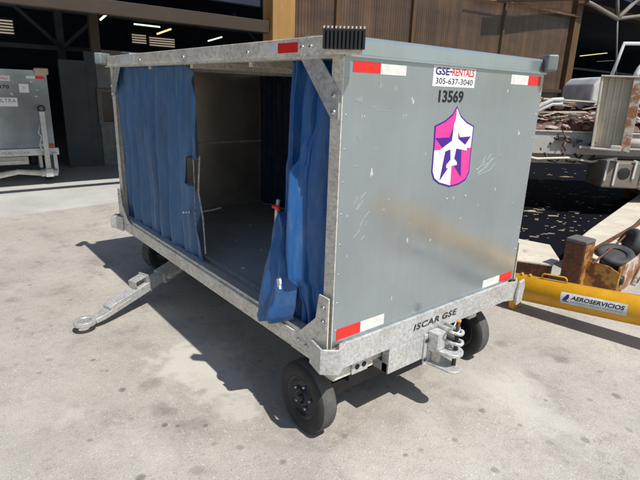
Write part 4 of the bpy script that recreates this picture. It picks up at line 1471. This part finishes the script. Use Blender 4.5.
# long grey tank with pale straps, low at the right
tk = hp2(MB().box((.98, -.30, .50), (2.8, .2, .92)), 'tool_box', rusty('tan_grey_paint', (.20, .18, .15), amount=.4, scale=6), bevel=.03)
for x, z0 in ((.99, .62), (1.14, .55), (1.44, .66), (1.58, .60), (1.70, .70), (2.0, .6)):
    hp2(MB().prism([(x, z0), (x + .035, z0), (x + .05, .945), (x + .0, .96), (x - .02, .95), (x + .012, .925)], 1, -.325, -.3005), 'pale_strap', M['white_tip'], tk, bevel=.003)
hp2(MB().lathe([(0, .10), (-.004, .095), (-.004, 0)], 24, Matrix.Translation((1.31, -.3005, .74)) @ Matrix.Rotation(PI / 2, 4, 'Z')), 'dark_disc', M['black_rubber'], tk)
# white ledge
hp2(MB().box((.60, -.16, 1.10), (2.9, -.0, 1.14)), 'ledge', M['rust_white'], bevel=.006)
hp2(MB().tube([(1.3, -.12, 1.21), (2.4, -.12, 1.20)], .07, 14), 'roller', M['rust_white'])

# upright open channel (steel hopper) standing on the trailer, its mouth turned to the near side
UC = MB()
UC.prism([(-.01, .0), (.030, .0), (-.012, 1.05), (-.045, 1.05)], 1, -.06, .18)     # left flange
UC.prism([(.030, .0), (.40, .0), (.385, 1.05), (-.012, 1.05)], 1, .10, .18)      # back web
UC.prism([(.40, -.02), (.52, -.05), (.515, 1.04), (.385, 1.04)], 1, -.06, .18)     # right flange (thick)
uc = hp2(UC, 'upright_channel', M['cream_paint'], bevel=.006)
uc.location = (.76, -.22, 1.14)
uc.rotation_euler = (0, 0, math.radians(-27))
hp2(MB().prism([(-.05, 1.051), (.525, 1.042), (.525, 1.066), (-.05, 1.078)], 1, -.075, .19), 'top_plate', M['rust_white'], uc, bevel=.006)
hp2(MB().prism([(.403, -.015), (.517, -.043), (.512, 1.03), (.388, 1.03)], 1, -.0635, -.0605), 'rusty_flange_face', M['rust_heavy'], uc)
for k in range(3):
    x = .10 + k * .09
    hp2(MB().prism([(x, .01), (x + .02, .01), (x - .005, 1.04), (x - .025, 1.04)], 1, .07, .10), 'web_rib', M['cream_paint'], uc)
hp2(MB().box((-.02, -.13, -.035), (.40, -.05, -.004)), 'foot_flange', M['rust_white'], uc, bevel=.008)
hp2(MB().box((.25, -.12, -.003), (.40, -.06, .05)), 'foot_lug', M['rust_white'], uc, bevel=.01)

# bent white tubes at left end
for k, (dz, r) in enumerate(((0, .035), (-.07, .03))):
    hp2(MB().tube([(-.45, .3, 1.38), (-.15, .25, 1.58 + dz * .5), (.08, .2, 1.76 + dz), (.22, .2, 1.83 + dz), (.38, .2, 1.84 + dz)], r, 10), 'bent_pipe', M['white_tip'], smooth=True)

# pale vehicle body with open cab frame behind the channel
VB = thing('scrapped_cab', 'light grey scrapped vehicle cab with bare windscreen frame behind the upright channel', 'vehicle cab', HX + Vector((.624 * 1.1 + .781 * .56, .781 * 1.1 - .624 * .56, 0)), -.6738)
cabm = simple('pale_cab_paint', (.52, .53, .54), .45, 0, .2, 4)
vb = MB().prism([(.80, 1.4), (.80, 2.10), (.92, 2.24), (1.3, 2.28), (3.4, 2.30), (3.4, 1.4)], 1, .1, 1.3)
vb.build('hood', cabm, VB, .05, 3)
b = MB().tube([(1.12, .15, 2.26), (1.32, .3, 2.84), (2.6, .3, 2.87)], .035, 8)
b.build('windscreen_frame', cabm, VB)
b = MB().tube([(2.6, .3, 2.87), (2.6, .3, 2.29)], .04, 8)
b.build('windscreen_frame', cabm, VB)
arc = [(1.88 + .34 * math.cos(a), .12, 2.24 + .36 * math.sin(a)) for a in [PI * k / 12 for k in range(13)]]
MB().tube(arc, .05, 8).build('fender', simple('white_fender', (.7, .7, .7), .4), VB, smooth=True)
for x in (2.0, 3.1):
    MB().box((x, .3, 0), (x + .15, .5, 1.42)).build('stand', M['rust_dark'], VB)

# ------------------------------------------------------------------ LIGHT
sun_dir = Vector((-.022, .64, -1.0)).normalized()      # direction the light travels
sl = bpy.data.lights.new('sun', 'SUN')
sl.energy = 4.2
sl.angle = math.radians(.5)
sl.color = (1.0, .955, .88)
so = bpy.data.objects.new('sun', sl)
so.rotation_euler = sun_dir.to_track_quat('-Z', 'Y').to_euler()
so.location = (0, -5, 12)
COL.objects.link(so)
w = bpy.data.worlds.new('World')
S.world = w
w.use_nodes = True
nt = w.node_tree
bg = nt.nodes['Background']
sky = nt.nodes.new('ShaderNodeTexSky')
sky.sky_type = 'NISHITA'
sky.sun_disc = False
sky.sun_elevation = math.asin(-sun_dir.z)
sky.sun_rotation = PI - .03
sky.air_density = 1.2
nt.links.new(sky.outputs[0], bg.inputs[0])
bg.inputs[1].default_value = .08

S.view_settings.view_transform = 'Standard'
S.view_settings.look = 'None'
S.view_settings.gamma = 1
S.view_settings.exposure = .25
S.view_settings.use_curve_mapping = False
S.render.engine = 'CYCLES'
S.cycles.max_bounces = 12
S.cycles.diffuse_bounces = 7
